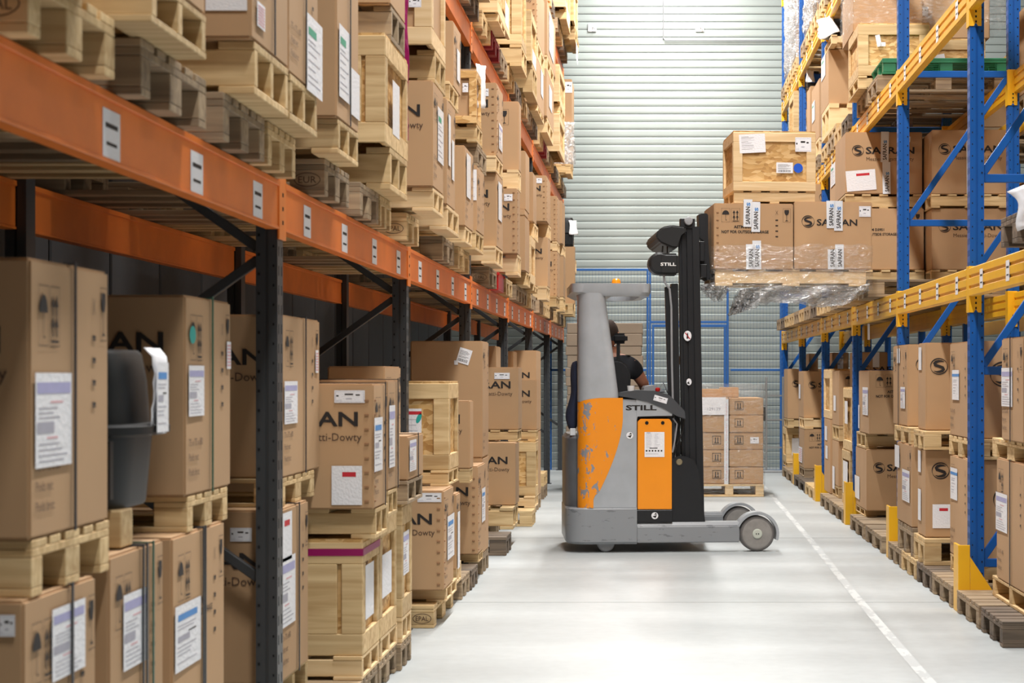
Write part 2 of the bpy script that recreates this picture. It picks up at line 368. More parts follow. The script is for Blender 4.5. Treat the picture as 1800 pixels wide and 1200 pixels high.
def sheet(kind):
    """unit paper (1 x 1) with printed bands"""
    if ('s', kind) in CACHE: return CACHE[('s', kind)]
    w = [M['paper'], M['purple'], M['bluep'], M['greyp'], M['redp'], M['ink'], M['pinkp'], M['greenp'], M['teal'], M['bluedot']]
    p = [rect(0,0,1,1)]
    lines = lambda ys, x0=.08, x1=.9, m=3, t=.012: [(rect(x0, y, x0+(x1-x0)*random.uniform(.5, 1), y+t), m) for y in ys]
    if kind == 'purple': p += [(rect(.04,.78,.96,.9), 1), (rect(.4,.68,.75,.7), 6), (rect(.04,.36,.5,.48), 3), (rect(.3,.3,.6,.32), 6)]+lines((.62,.57,.52,.24,.18,.12,.06))
    elif kind == 'blue': p += [(rect(.1,.76,.85,.86), 2), (rect(.1,.44,.55,.53), 3)]+lines((.68,.63,.36,.3,.24,.12))+[(rect(.5,.55,.8,.57), 5)]
    elif kind == 'green': p += [(rect(.1,.74,.6,.84), 7)]+lines((.66,.6,.5,.4,.3,.2,.12))
    elif kind == 'small':
        p += [(q, 3) for q in frame(.03,.08,.97,.92,.012)]+[(rect(.06,.5,.14,.62), 5), (rect(.34,.62,.62,.74), 5), (rect(.7,.58,.84,.68), 5), (rect(.38,.3,.58,.36), 3)]+lines((.2,.14), .06, .3)
    elif kind == 'barcode':
        for k in range(22): p.append((rect(.12+.034*k, .1, .12+.034*k+random.uniform(.008, .022), .3), 5))
        p += lines((.8,.72,.64,.56,.45,.38), .1, .9, 5, .02)
    elif kind == 'redbar': p += [(rect(.35,.72,.8,.84), 4), (rect(.38,.77,.6,.8), 0)]
    elif kind == 'redtop': p += [(rect(0,.84,1,.93), 4)]+lines((.7,.55,.4,.25), .05, .95)+[(rect(.33,.1,.34,.8), 3)]
    elif kind == 'lines': p += lines((.86,.8,.6,.4,.2), .08, .6, 5, .012)+lines((.74,.68,.54,.48,.34,.28), .08, .6)
    elif kind == 'tag': p += [(rect(0,.78,1,.87), 2)]+lines((.66,.6,.5,.4,.3,.22), .15, .8)
    elif kind == 'pink': p += [(rect(.1,.1+.12*k,.9,.16+.12*k), 6) for k in range(7)]
    elif kind == 'teal': p = [([(.5+.5*math.cos(2*PI*i/16), .5+.5*math.sin(2*PI*i/16)) for i in range(16)], 8)]
    elif kind == 'beam': p += [(rect(.15,.62,.85,.72), 5), (rect(.2,.26,.8,.33), 5), (rect(.2,.66,.25,.7), 0)]
    elif kind == 'plate': 
        for k in range(11): p += [(rect(.08,.92-.055*k,.3+.1*random.random(),.93-.055*k), 3), (rect(.5,.92-.055*k,.6+.2*random.random(),.93-.055*k), 3)]
        p += [(rect(.25,.34,.65,.37), 5), (rect(.1,.96,.3,.975), 5)]+[(rect(.06+.15*k,.22,.14+.15*k,.28), 5) for k in range(6)]+[(rect(.06,.12,.7,.135), 3)]
    CACHE[('s', kind)] = polys('paper_sheet', p, w); return CACHE[('s', kind)]
# ------------------------------------------------------------------ boxes
RB = {'front': (PI/2,0,0), 'L': (PI/2,0,PI/2), 'R': (PI/2,0,-PI/2)}
def facepos(face, D, Wd, u, v, off=.004):
    if face == 'front': return (-D/2+u, -Wd/2-off, v)
    if face == 'L': return (D/2+off, -Wd/2+u, v)
    return (-D/2-off, Wd/2-u, v)
def put(root, name, me, mat, face, D, Wd, u, v, sc=(1,1,1), tilt=0, off=.004):
    r = RB[face]; R = Matrix.Rotation(r[2], 4, 'Z') @ Matrix.Rotation(r[0], 4, 'X') @ Matrix.Rotation(tilt, 4, 'Z')
    o = bpy.data.objects.new(name, me); COL.objects.link(o); o.parent = root
    if mat is not None and not me.materials: me.materials.append(mat)
    o.matrix_local = Matrix.Translation(facepos(face, D, Wd, u, v, off)) @ R @ Matrix.Diagonal((*sc, 1))
    return o
def paper(root, kind, face, D, Wd, u, v, w, h, tilt=0, off=.003, name='paper_label', lab=None):
    o = put(root, name, sheet(kind), None, face, D, Wd, u, v, (w, h, 1), tilt, off)
    if lab: o['label'] = lab
    return o
def carton_mesh(D, Wd, h, bev=.007, bulge=.003):
    bm = bmesh.new(); n = 4
    v = cube(bm, -D/2, D/2, -Wd/2, Wd/2, 0, h)
    bmesh.ops.bevel(bm, geom=bm.edges[:], offset=bev, segments=2, affect='EDGES')
    bmesh.ops.subdivide_edges(bm, edges=[e for e in bm.edges if e.calc_length() > min(D, Wd, h)*.6], cuts=3, use_grid_fill=True)
    jit = [random.uniform(.2, 1) for _ in range(6)]
    for q in bm.verts:
        a, b, c = q.co.x/(D/2), q.co.y/(Wd/2), (q.co.z-h/2)/(h/2)
        if abs(a) > .985: q.co.x += math.copysign(bulge*jit[0]*(1-b*b)*(1-c*c), a)
        if abs(b) > .985: q.co.y += math.copysign(bulge*jit[1]*(1-a*a)*(1-c*c), b)
    return finish(bm, 'carton')
NB = [0]
def strap_mesh(D, Wd, h, axis, off, w=.006, t=.0035, over=1.0):
    """a band round the box: axis 'x' = round the box in the xz plane at y=off (seen on the aisle side and the top)"""
    g = .0072
    if axis == 'x': b = [(-D/2-g-t, -D/2-g, off-w, off+w, -.001, h+g), (D/2+g, D/2+g+t, off-w, off+w, -.001, h+g), (-D/2-g, D/2+g, off-w, off+w, h+.0005, h+.004)]
    else: b = [(off-w, off+w, -Wd/2-g-t, -Wd/2-g, -.001, h+g), (off-w, off+w, Wd/2+g, Wd/2+g+t, -.001, h+g), (off-w, off+w, -Wd/2-g, Wd/2+g, h+.0005, h+.004)]
    return bxmesh('strap', b)
def carton(side, x0, x1, y0, y1, z0, z1, style='mbd', label='', papers=(), strap=None, bumpy=False, mat='card', tape=False, group='cardboard boxes', **k):
    D, Wd, h = x1-x0, y1-y0, z1-z0
    root = link('cardboard_box', carton_mesh(D, Wd, h), M[mat], None, ((x0+x1)/2, (y0+y1)/2, z0), (0, 0, k.get('rz', 0)), smooth=False)
    tag(root, label, 'box', group); NB[0] += 1
    far = y0 > 15
    # flap seam and brown tape on the lid
    link('lid_seam', bxmesh('lid_seam', [(-D/2+.01, D/2-.01, -.002, .002, h-.001, h+.0008)]), M['cardcut'], root)
    sd = side
    if style == 'mbd':        # wordmark on the face towards the camera, set to the right
        sw = min(.43, D*.8); r = D-.055
        put(root, 'printed_lettering', text_mesh('SAFRAN', .43, .062, .022), M['ink'], 'front', D, Wd, r-.43-.01, h*k.get('tv', .66))
        put(root, 'printed_lettering', text_mesh('Messier-Bugatti-Dowty', .42, .042, .0), M['inkb'], 'front', D, Wd, r-.415, h*k.get('tv', .66)-.07)
        if D > .66: put(root, 'circle_emblem', logo_mesh(), M['ink'], 'front', D, Wd, r-.43-.085, h*k.get('tv', .66)+.03, (.11,.11,1))
    elif style == 'logo':
        put(root, 'circle_emblem', logo_mesh(), M['ink'], 'front', D, Wd, k.get('lu', .11), h*k.get('lv', .7), (k.get('ls', .1),)*2+(1,))
        if not k.get('only'):
            tw = k.get('tw', .43)
            put(root, 'printed_lettering', text_mesh('SAFRAN', tw, .062*(tw/.43)**.6, .022), M['ink'], 'front', D, Wd, .18, h*.7-.03)
            if not k.get('nosub'): put(root, 'printed_lettering', text_mesh('Messier-Bugatti-Dowty', .42, .042, .0), M['inkb'], 'front', D, Wd, .185, h*.7-.1)
    elif style == 'astm':
        put(root, 'handling_symbols', icons('ua'), M['ink'], 'front', D, Wd, .06, h-.15)
        put(root, 'printed_lettering', text_mesh('ASTM D3951', .17, .024, .03), M['ink'], 'front', D, Wd, .16, h-.2)
        put(root, 'printed_lettering', text_mesh('NOT FOR OUTSIDE STORAGE', .38, .024, .03), M['ink'], 'front', D, Wd, .06, h-.24)
        if D > .5:
            put(root, 'handling_symbols', icons('st'), M['ink'], 'front', D, Wd, D*.79, h-.27, (.8,.8,1))
            put(root, 'handling_symbols', icons('g'), M['ink'], 'front', D, Wd, D-.085, h-.15)
    elif style == 'glass':
        put(root, 'handling_symbols', icons('g'), M['ink'], 'front', D, Wd, D-.16, h-.2, (1.2,1.2,1))
    if k.get('sym', True) and Wd > .2 and not far:
        q = max(.01, Wd*.08)
        s = 1.0 if Wd > .34 else Wd/.34
        put(root, 'handling_symbols', icons('ua'), M['ink'], sd, D, Wd, q, h-.175*max(s, .8)-.02, (s, max(s, .9)*1.25, 1))
        put(root, 'handling_symbols', icons('st'), M['ink'], sd, D, Wd, Wd*.78, h-.34, (s, 1, 1))
        put(root, 'handling_symbols', icons('g'), M['ink'], sd, D, Wd, Wd*.9-.02*s, h-.175, (s*.9, 1.2, 1))
        if k.get('dims', True):
            put(root, 'printed_lettering', text_mesh('75 x 75 x 80', min(.17, Wd*.35), .022, 0), M['inkb'], sd, D, Wd, q*.6, .15)
            put(root, 'printed_lettering', text_mesh('Poids net:', min(.12, Wd*.25), .022, 0), M['inkb'], sd, D, Wd, q*.6, .105)
            put(root, 'printed_lettering', text_mesh('Poids brut:', min(.13, Wd*.27), .022, 0), M['inkb'], sd, D, Wd, q*.6, .06)
    if k.get('astmside'):
        put(root, 'printed_lettering', text_mesh('ASTM D3951', .17, .02, .01), M['ink'], sd, D, Wd, Wd*.3, h-.23)
        put(root, 'printed_lettering', text_mesh('NOT FOR OUTSIDE STORAGE', .4, .02, .01), M['ink'], sd, D, Wd, Wd*.12, h-.265)
    for p in papers: 
        f = sd if p[1] == 'side' else 'front'
        W0 = Wd if p[1] == 'side' else D
        paper(root, p[0], f, D, Wd, p[2]*W0, p[3]*h, p[4], p[5], (p[6] if len(p) > 6 else 0), .0055)
    if strap:
        for s in (strap if isinstance(strap, (list, tuple)) else [strap]):
            f, mt = (s if isinstance(s, tuple) else (s, 'strap'))
            link('strap', strap_mesh(D, Wd, h, 'x', -Wd/2+Wd*f if side == 'L' else Wd/2-Wd*f), M[mt], root)
    if bumpy:
        n = int(h/.06); bs = []
        for i in range(n):
            z = .03+i*.06
            if side == 'L': bs += [(D/2-.038, D/2-.02, -Wd/2-.006, -Wd/2, z, z+.007), (D/2, D/2+.006, -Wd/2+.02, -Wd/2+.038, z, z+.007)]
            else: bs += [(-D/2+.02, -D/2+.038, -Wd/2-.006, -Wd/2, z, z+.007)]
        link('corner_tucks', bxmesh('corner_tucks', bs), M['cardcut'], root)
    if tape:
        us = k.get('tapeu', [D*.5])
        for u, hh, v0 in us:
            o = put(root, 'white_tape', polys('white_tape', [rect(0,0,.07,hh)]), M['tape'], 'front', D, Wd, u, v0, off=.0095, tilt=random.uniform(-.02,.02))
            o['label'] = 'white printed packing tape'
            nn = max(1, int(hh/.2))
            for i in range(nn):
                put(root, 'tape_lettering', text_mesh('SAFRAN', .14, .036, .02), M['ink'], 'front', D, Wd, u+.055, v0+.02+i*.2, off=.0105, tilt=PI/2)
                if hh > .2*i+.2: put(root, 'tape_emblem', text_mesh('S', .03, .03, .05), M['bluep'], 'front', D, Wd, u+.057, v0+.165+i*.2, off=.0105, tilt=PI/2)
    return root
# ------------------------------------------------------------------ pallets
def epal_parts():
    P = []
    for i, w in enumerate((.145, .1, .145, .1, .145)):
        c = (-.3275, -.17, 0, .17, .3275)[i]; P.append(('deck_board', (-.6,.6,c-w/2,c+w/2,.122,.144)))
    for c in (-.5275, 0, .5275): P.append(('stringer_board', (c-.0725,c+.0725,-.4,.4,.1,.122)))
    for cx in (-.5275, 0, .5275):
        for cy, w in ((-.35, .1), (0, .145), (.35, .1)): P.append(('block', (cx-.0725,cx+.0725,cy-w/2,cy+w/2,.022,.1)))
    for cy, w in ((-.35, .1), (0, .145), (.35, .1)): P.append(('bottom_board', (-.6,.6,cy-w/2,cy+w/2,0,.022)))
    return P
def box_pallet_parts():
    P = []
    for c in (-.36, 0, .36): P.append(('stringer', (-.6,.6,c-.03,c+.03,.022,.122)))
    for c in (-.53, -.27, 0, .27, .53): P.append(('deck_board', (c-.07,c+.07,-.4,.4,.122,.144)))
    for c in (-.53, 0, .53): P.append(('bottom_board', (c-.07,c+.07,-.4,.4,0,.022)))
    return P
def plastic_pallet_parts():
    P = [('deck_slat', (-.6,.6,-.4+.085*i,-.4+.085*i+.055,.125,.144)) for i in range(10)]
    P += [('side_rail', (-.6,.6,-.4,-.37,.1,.126)), ('side_rail', (-.6,.6,.34,.37,.1,.126))]
    for cx in (-.53, 0, .53):
        for cy in (-.34, 0, .34): P.append(('foot', (cx-.06,cx+.06,cy-.05,cy+.05,.02,.125)))
    P += [('runner', (-.6,.6,c-.05,c+.05,0,.02)) for c in (-.34, 0, .34)]
    return P
PAL = {'E': epal_parts(), 'B': box_pallet_parts(), 'G': plastic_pallet_parts()}
def pallet(kind, x0, x1, y0, y1, z0, z1, label, mat='wood', group='wooden pallets', joined=None, stamp=None, jit=None):
    D, Wd, h = x1-x0, y1-y0, z1-z0
    sc = (D/1.2, Wd/.8, h/.144)
    if joined is None: joined = y0 > 18
    loc = ((x0+x1)/2, (y0+y1)/2, z0)
    if joined:
        k = ('pal', kind)
        if k not in CACHE: CACHE[k] = bxmesh('wooden_pallet', [p[1] for p in PAL[kind]])
        root = link('wooden_pallet', CACHE[k], M[mat], None, loc, (0,0,0), sc)
    else:
        root = empty('wooden_pallet', loc, 0, sc)
        for i, (nm, b) in enumerate(PAL[kind]):
            k = ('palp', kind, i % 40)
            if k not in CACHE:
                # local origin at the board's centre
                c = [(b[0]+b[1])/2, (b[2]+b[3])/2, (b[4]+b[5])/2]
                lb = (b[0]-c[0]+.001, b[1]-c[0]-.001, b[2]-c[1], b[3]-c[1], b[4]-c[2]+.0003, b[5]-c[2]-.0003)
                CACHE[k] = (bxmesh(nm, [lb], .0025), c)
            me, c = CACHE[k]
            o = link(nm, me, M[mat], root, c)
            if 'deck' in nm or 'block' in nm: o.rotation_euler = (0, 0, random.uniform(-.006, .006))
    if stamp:
        r = PI/2
        sx, sz = 1/sc[0], 1/sc[2]
        ring = []
        for i in range(20):
            a, b = 2*PI*i/20, 2*PI*(i+1)/20
            ring.append([(.052*math.cos(a), .028*math.sin(a)), (.052*math.cos(b), .028*math.sin(b)), (.049*math.cos(b), .025*math.sin(b)), (.049*math.cos(a), .025*math.sin(a))])
        o = link('burnt_mark', polys('burnt_mark', ring), M['inkb'], root, ((.5275 if x0 < 0 else -.5275), -.4015/1, .061), (r,0,0), (sx, sz, 1))
        o2 = link('burnt_lettering', text_mesh(stamp, .07, .026, .0), M['inkb'], root, ((.5275 if x0 < 0 else -.5275)-.035*sx, -.4015, .061-.013*sz), (r,0,0), (sx, sz, 1))
        # keep the mark on the block face
    tag(root, label, 'pallet', group)
    return root
# ------------------------------------------------------------------ crates
def crate(side, x0, x1, y0, y1, z0, z1, label, mat='woodnew', panel='osb', group='wooden crates', mid=0, papers=(), bw=.09, bt=.022, band=None):
    D, Wd, h = x1-x0, y1-y0, z1-z0
    root = empty('wooden_crate', ((x0+x1)/2, (y0+y1)/2, z0)); tag(root, label, 'crate', group)
    b = bt; w = min(bw, h*.2, Wd*.28)
    X, Y = D/2, Wd/2
    # panels, recessed behind the boards
    bx('front_panel', M[panel], root, -X+b, X-b, -Y+b, -Y+b+.012, .005, h-.012)
    bx('rear_panel', M[panel], root, -X+b, X-b, Y-b-.012, Y-b, .005, h-.012)
    bx('side_panel', M[panel], root, X-b-.012, X-b, -Y+b+.012, Y-b-.012, .005, h-.012)
    bx('side_panel', M[panel], root, -X+b, -X+b+.012, -Y+b+.012, Y-b-.012, .005, h-.012)
    bx('lid', M[panel], root, -X+.004, X-.004, -Y+.004, Y-.004, h-.012, h)
    e = .003
    # front boards
    bx('board', M[mat], root, -X, X, -Y, -Y+b, h-.012-w, h-.012, e)
    bx('board', M[mat], root, -X, X, -Y, -Y+b, 0, w, e)
    bx('board', M[mat], root, -X, -X+w, -Y, -Y+b, w, h-.012-w, e)
    bx('board', M[mat], root, X-w, X, -Y, -Y+b, w, h-.012-w, e)
    if mid: bx('board', M[mat], root, X-w*2.9, X-w*1.2, -Y, -Y+b, w, h-.012-w, e)
    # boards on the two ends
    for sx in (-1, 1):
        a0, a1 = (X-b, X) if sx > 0 else (-X, -X+b)
        bx('board', M[mat], root, a0, a1, -Y+b, Y, h-.012-w, h-.012, e)
        bx('board', M[mat], root, a0, a1, -Y+b, Y, 0, w, e)
        bx('board', M[mat], root, a0, a1, -Y+b, -Y+b+w*.7, w, h-.012-w, e)
        bx('board', M[mat], root, a0, a1, Y-w*.7, Y, w, h-.012-w, e)
    if band:
        mt, zf, bh, zt = band; z = h*zf; t = .003
        o = link('tape_band', bxmesh('tape_band', [(-X, X, -Y-t, -Y-.0005, z, z+bh), (X+.0005, X+t, -Y-t, Y, z, z+bh), (-X-t, -X-.0005, -Y-t, Y, z, z+bh)]), M[mt], root); o['label'] = zt
    for p in papers:
        f = side if p[1] == 'side' else 'front'; W0 = Wd if p[1] == 'side' else D
        paper(root, p[0], f, D, Wd, p[2]*W0, p[3]*h, p[4], p[5], (p[6] if len(p) > 6 else 0), (.001 if f == 'front' and p[0] != 'in' else .001))
    return root
# ------------------------------------------------------------------ placement from the photograph: lateral ratio -> depth
def zpx(y, xc, X): return H+(VY-y)/abs(xc-VX)*X
def dep(x, X): return F*X/abs(x-VX)
REG = []
POSTY = {'L': [6.74+3.51*k for k in range(-4, 7)], 'R': [11.15+3.27*k for k in range(-1, 6)]}
def clash(side, b, own=()):
    x0, x1, y0, y1, z0, z1 = b; s = -1 if side == 'L' else 1; a0, a1 = (min(abs(x0), abs(x1)), max(abs(x0), abs(x1)))
    px = (1.353, 2.335) if side == 'L' else (1.85, 2.81); pw = .1 if side == 'L' else .09
    if a1 > px[0] and a0 < px[1]:
        for py in POSTY[side]:
            if y0 < py+pw+.026 and y1 > py-.026: return True
    for r in REG:
        if x0 < r[1]-.002 and x1 > r[0]+.002 and y0 < r[3]-.002 and y1 > r[2]+.002 and z0 < r[5]-.004 and z1 > r[4]+.004: return True
    return False
def solve(side, bs):
    """smallest shift along the aisle (and, if need be, shrink) that keeps a stack clear of posts and neighbours"""
    for sh in (1, .93, .86, .78, .7):
        cand = sorted([i*.02 for i in range(-30, 31)], key=abs)
        for dy in cand:
            nb = []
            for (x0, x1, y0, y1, z0, z1) in bs:
                c, h = (y0+y1)/2+dy, (y1-y0)/2*sh; nb.append((x0, x1, c-h, c+h, z0, z1))
            if not any(clash(side, b) for b in nb): return dy, sh
    print('UNSOLVED', side, [tuple(round(v, 2) for v in b) for b in bs][:1]); return 0, 1
def stack(side, X, base, items, D=.75):
    """items bottom to top: (kind, xc, xf, top (pixel row if >=5 or negative, else height in m), opts)"""
    z = base; out = []; plan = []
    for it in items:
        kind, xc, xf, top = it[:4]; o = dict(it[4]) if len(it) > 4 else {}
        Xi = o.pop('X', X); Di = o.pop('D', D if kind not in 'EG' else 1.1)
        y0, y1 = dep(xc, Xi), dep(xf, Xi)
        if 'Wd' in o: y1 = y0+o.pop('Wd')
        z1 = z+top if 0 < top < 5 else zpx(top, xc, Xi)
        z1 = max(z1, z+.06)
        lim = min([v for v in ((1.905, 3.79, 5.73, 9) if side == 'L' else (1.86, 3.56, 5.21, 6.89, 9)) if v > base+.3])
        z1 = min(z1, lim)
        if z1 < z+.03: continue
        if side == 'L' and kind in 'CK' and Di >= .55 and base > 2: Di = 1.02  # left boxes and crates made deeper to block light leaking behind them
        elif side == 'L' and kind == 'C' and Di >= .7: Di = .95
        xa, xb = (-Xi-Di, -Xi) if side == 'L' else (Xi, Xi+Di)
        ps = []
        for p in o.get('papers', ()):
            if p[1] in ('s', 'f'):
                kd, fc, a, b, yt, yb = p[:6]; tl = p[6] if len(p) > 6 else 0
                if fc == 's':
                    ref = a if side == 'L' else b
                    u = dep(a, Xi)-y0 if side == 'L' else y1-dep(a, Xi); w_ = abs(dep(b, Xi)-dep(a, Xi))
                    v = zpx(yb, ref, Xi)-z; h_ = zpx(yt, ref, Xi)-zpx(yb, ref, Xi); ps.append((kd, 'side', u/(y1-y0), v/(z1-z), w_, h_, tl))
                else:
                    sc = y0/F; xl = -(Xi+Di) if side == 'L' else Xi
                    ps.append((kd, 'front', ((a-VX)*sc-xl)/Di, (H+(VY-yb)*sc-z)/(z1-z), (b-a)*sc, (yb-yt)*sc, tl))
            else: ps.append(p)
        if 'papers' in o: o['papers'] = ps
        plan.append((kind, [xa, xb, y0, y1, z, z1], o)); z = z1+.001
    dy, sh = solve(side, [tuple(p[1]) for p in plan])
    for kind, b, o in plan:
        c, h = (b[2]+b[3])/2+dy, (b[3]-b[2])/2*sh; b[2], b[3] = c-h, c+h
        lab = o.pop('label', 'plain')
        if kind == 'C': ob = carton(side, *b, label=lab, **o)
        elif kind == 'K': ob = crate(side, *b, lab, **o)
        else: ob = pallet(kind, *b, lab, **o)
        out.append(ob)
    for kind, b, o in plan: REG.append(tuple(b))
    return out
# ================================================================== SETTING
WALLY = 28.75
fl = struct(link('floor', bxmesh('floor', [(-4.2, 7.2, -6, WALLY+.3, -.2, 0)]), M['concrete']))
bm = bmesh.new()
pr = [(0,0),(-.010,.002),(-.015,.006),(-.0172,.03),(-.0172,.085),(-.0155,.108),(-.012,.1125),(0,.1162)]
A = [bm.verts.new((-5.7, y, z)) for y, z in pr]; B = [bm.verts.new((5.7, y, z)) for y, z in pr]
for i in range(len(pr)-1): bm.faces.new((A[i], B[i], B[i+1], A[i+1]))
cladme = finish(bm, 'cladding_panel')
wb = struct(link('wall_back', bxmesh('wall_back', [(-4.2, 7.2, WALLY+.005, WALLY+.2, 0, 9.4)]), M['darkclad']))
for i in range(80):
    o = link('cladding_panel', cladme, M['clad'], wb, (1.5, WALLY+random.uniform(-.002, .002), i*.1175)); 
wl = struct(link('wall_left', bxmesh('wall_left', [(-3.35, -3.2, -6, WALLY, 0, 9.4)]), M['darkclad']))
for i in range(26):
    y = .5+i*1.1
    o = link('cladding_panel', CACHE.setdefault('wlp', bxmesh('cladding_panel', [(-.03, 0, -.53, .53, 0, 9.3)], .01)), M['darkclad'], wl, (-3.17, y, .05))
wr = struct(link('wall_right', bxmesh('wall_right', [(7.0, 7.2, -6, WALLY, 0, 9.4)]), M['clad']))
# small white brackets and a conduit on the far wall
for i, (px, py, t) in enumerate(((1041, 48, 'left'), (1230, 48, 'right'))):
    s_ = (WALLY-.06)/F; x = (px-VX)*s_; z = H+(VY-py)*s_
    r = empty('wall_bracket', (x, WALLY-.045, z)); tag(r, f'small white square plate with a pin, high on the corrugated wall, {t} one', 'bracket', 'plates on the far wall')
    bx('plate', M['white'], r, -.065, .065, -.012, .004, -.065, .065, .003)
    link('pin', tube('pin', [(0,-.012,0),(.03,-.06,-.02),(.045,-.07,-.05)], .006), M['zinc'], r)
s_ = (WALLY-.05)/F
cx, cz = (1166-VX)*s_, H+(VY-71)*s_
tag(link('conduit', tube('conduit', [(cx, WALLY-.055, 9.3), (cx, WALLY-.055, cz+.03), (cx+.03, WALLY-.055, cz), ((1380-VX)*s_, WALLY-.055, cz)], .011), M['zinc']), 'thin grey conduit running down the corrugated wall then turning right', 'conduit')
# faded floor line and joints
def strip(pts, w, name, mat, lab, cat='floor line'):
    bm = bmesh.new(); 
    L = [bm.verts.new((x-w/2, y, .0012)) for x, y in pts]; R = [bm.verts.new((x+w/2, y, .0012)) for x, y in pts]
    for i in range(len(pts)-1): bm.faces.new((L[i], R[i], R[i+1], L[i+1]))
    return tag(link(name, finish(bm, name), mat), lab, cat)
M['linep'] = scratched('worn_white_line', (200, 204, 204), (182, 186, 187), .49, (3, 1.2, 1), .6)
strip([(1.26, 5.0), (1.26, 9), (1.28, 12), (1.33, 16), (1.37, 21.5), (1.4, 26)], .055, 'floor_line', M['linep'], 'worn pale line on the concrete floor along the right pallets')
for y in (8.45, 11.6, 16.2):
    struct(link('trim_1', bxmesh('floor_joint', [(-4, 7, y-.004, y+.004, -.001, .0015)]), plain('joint_filler', (158,160,160), .7) if 'jf' not in M else M['jf']))
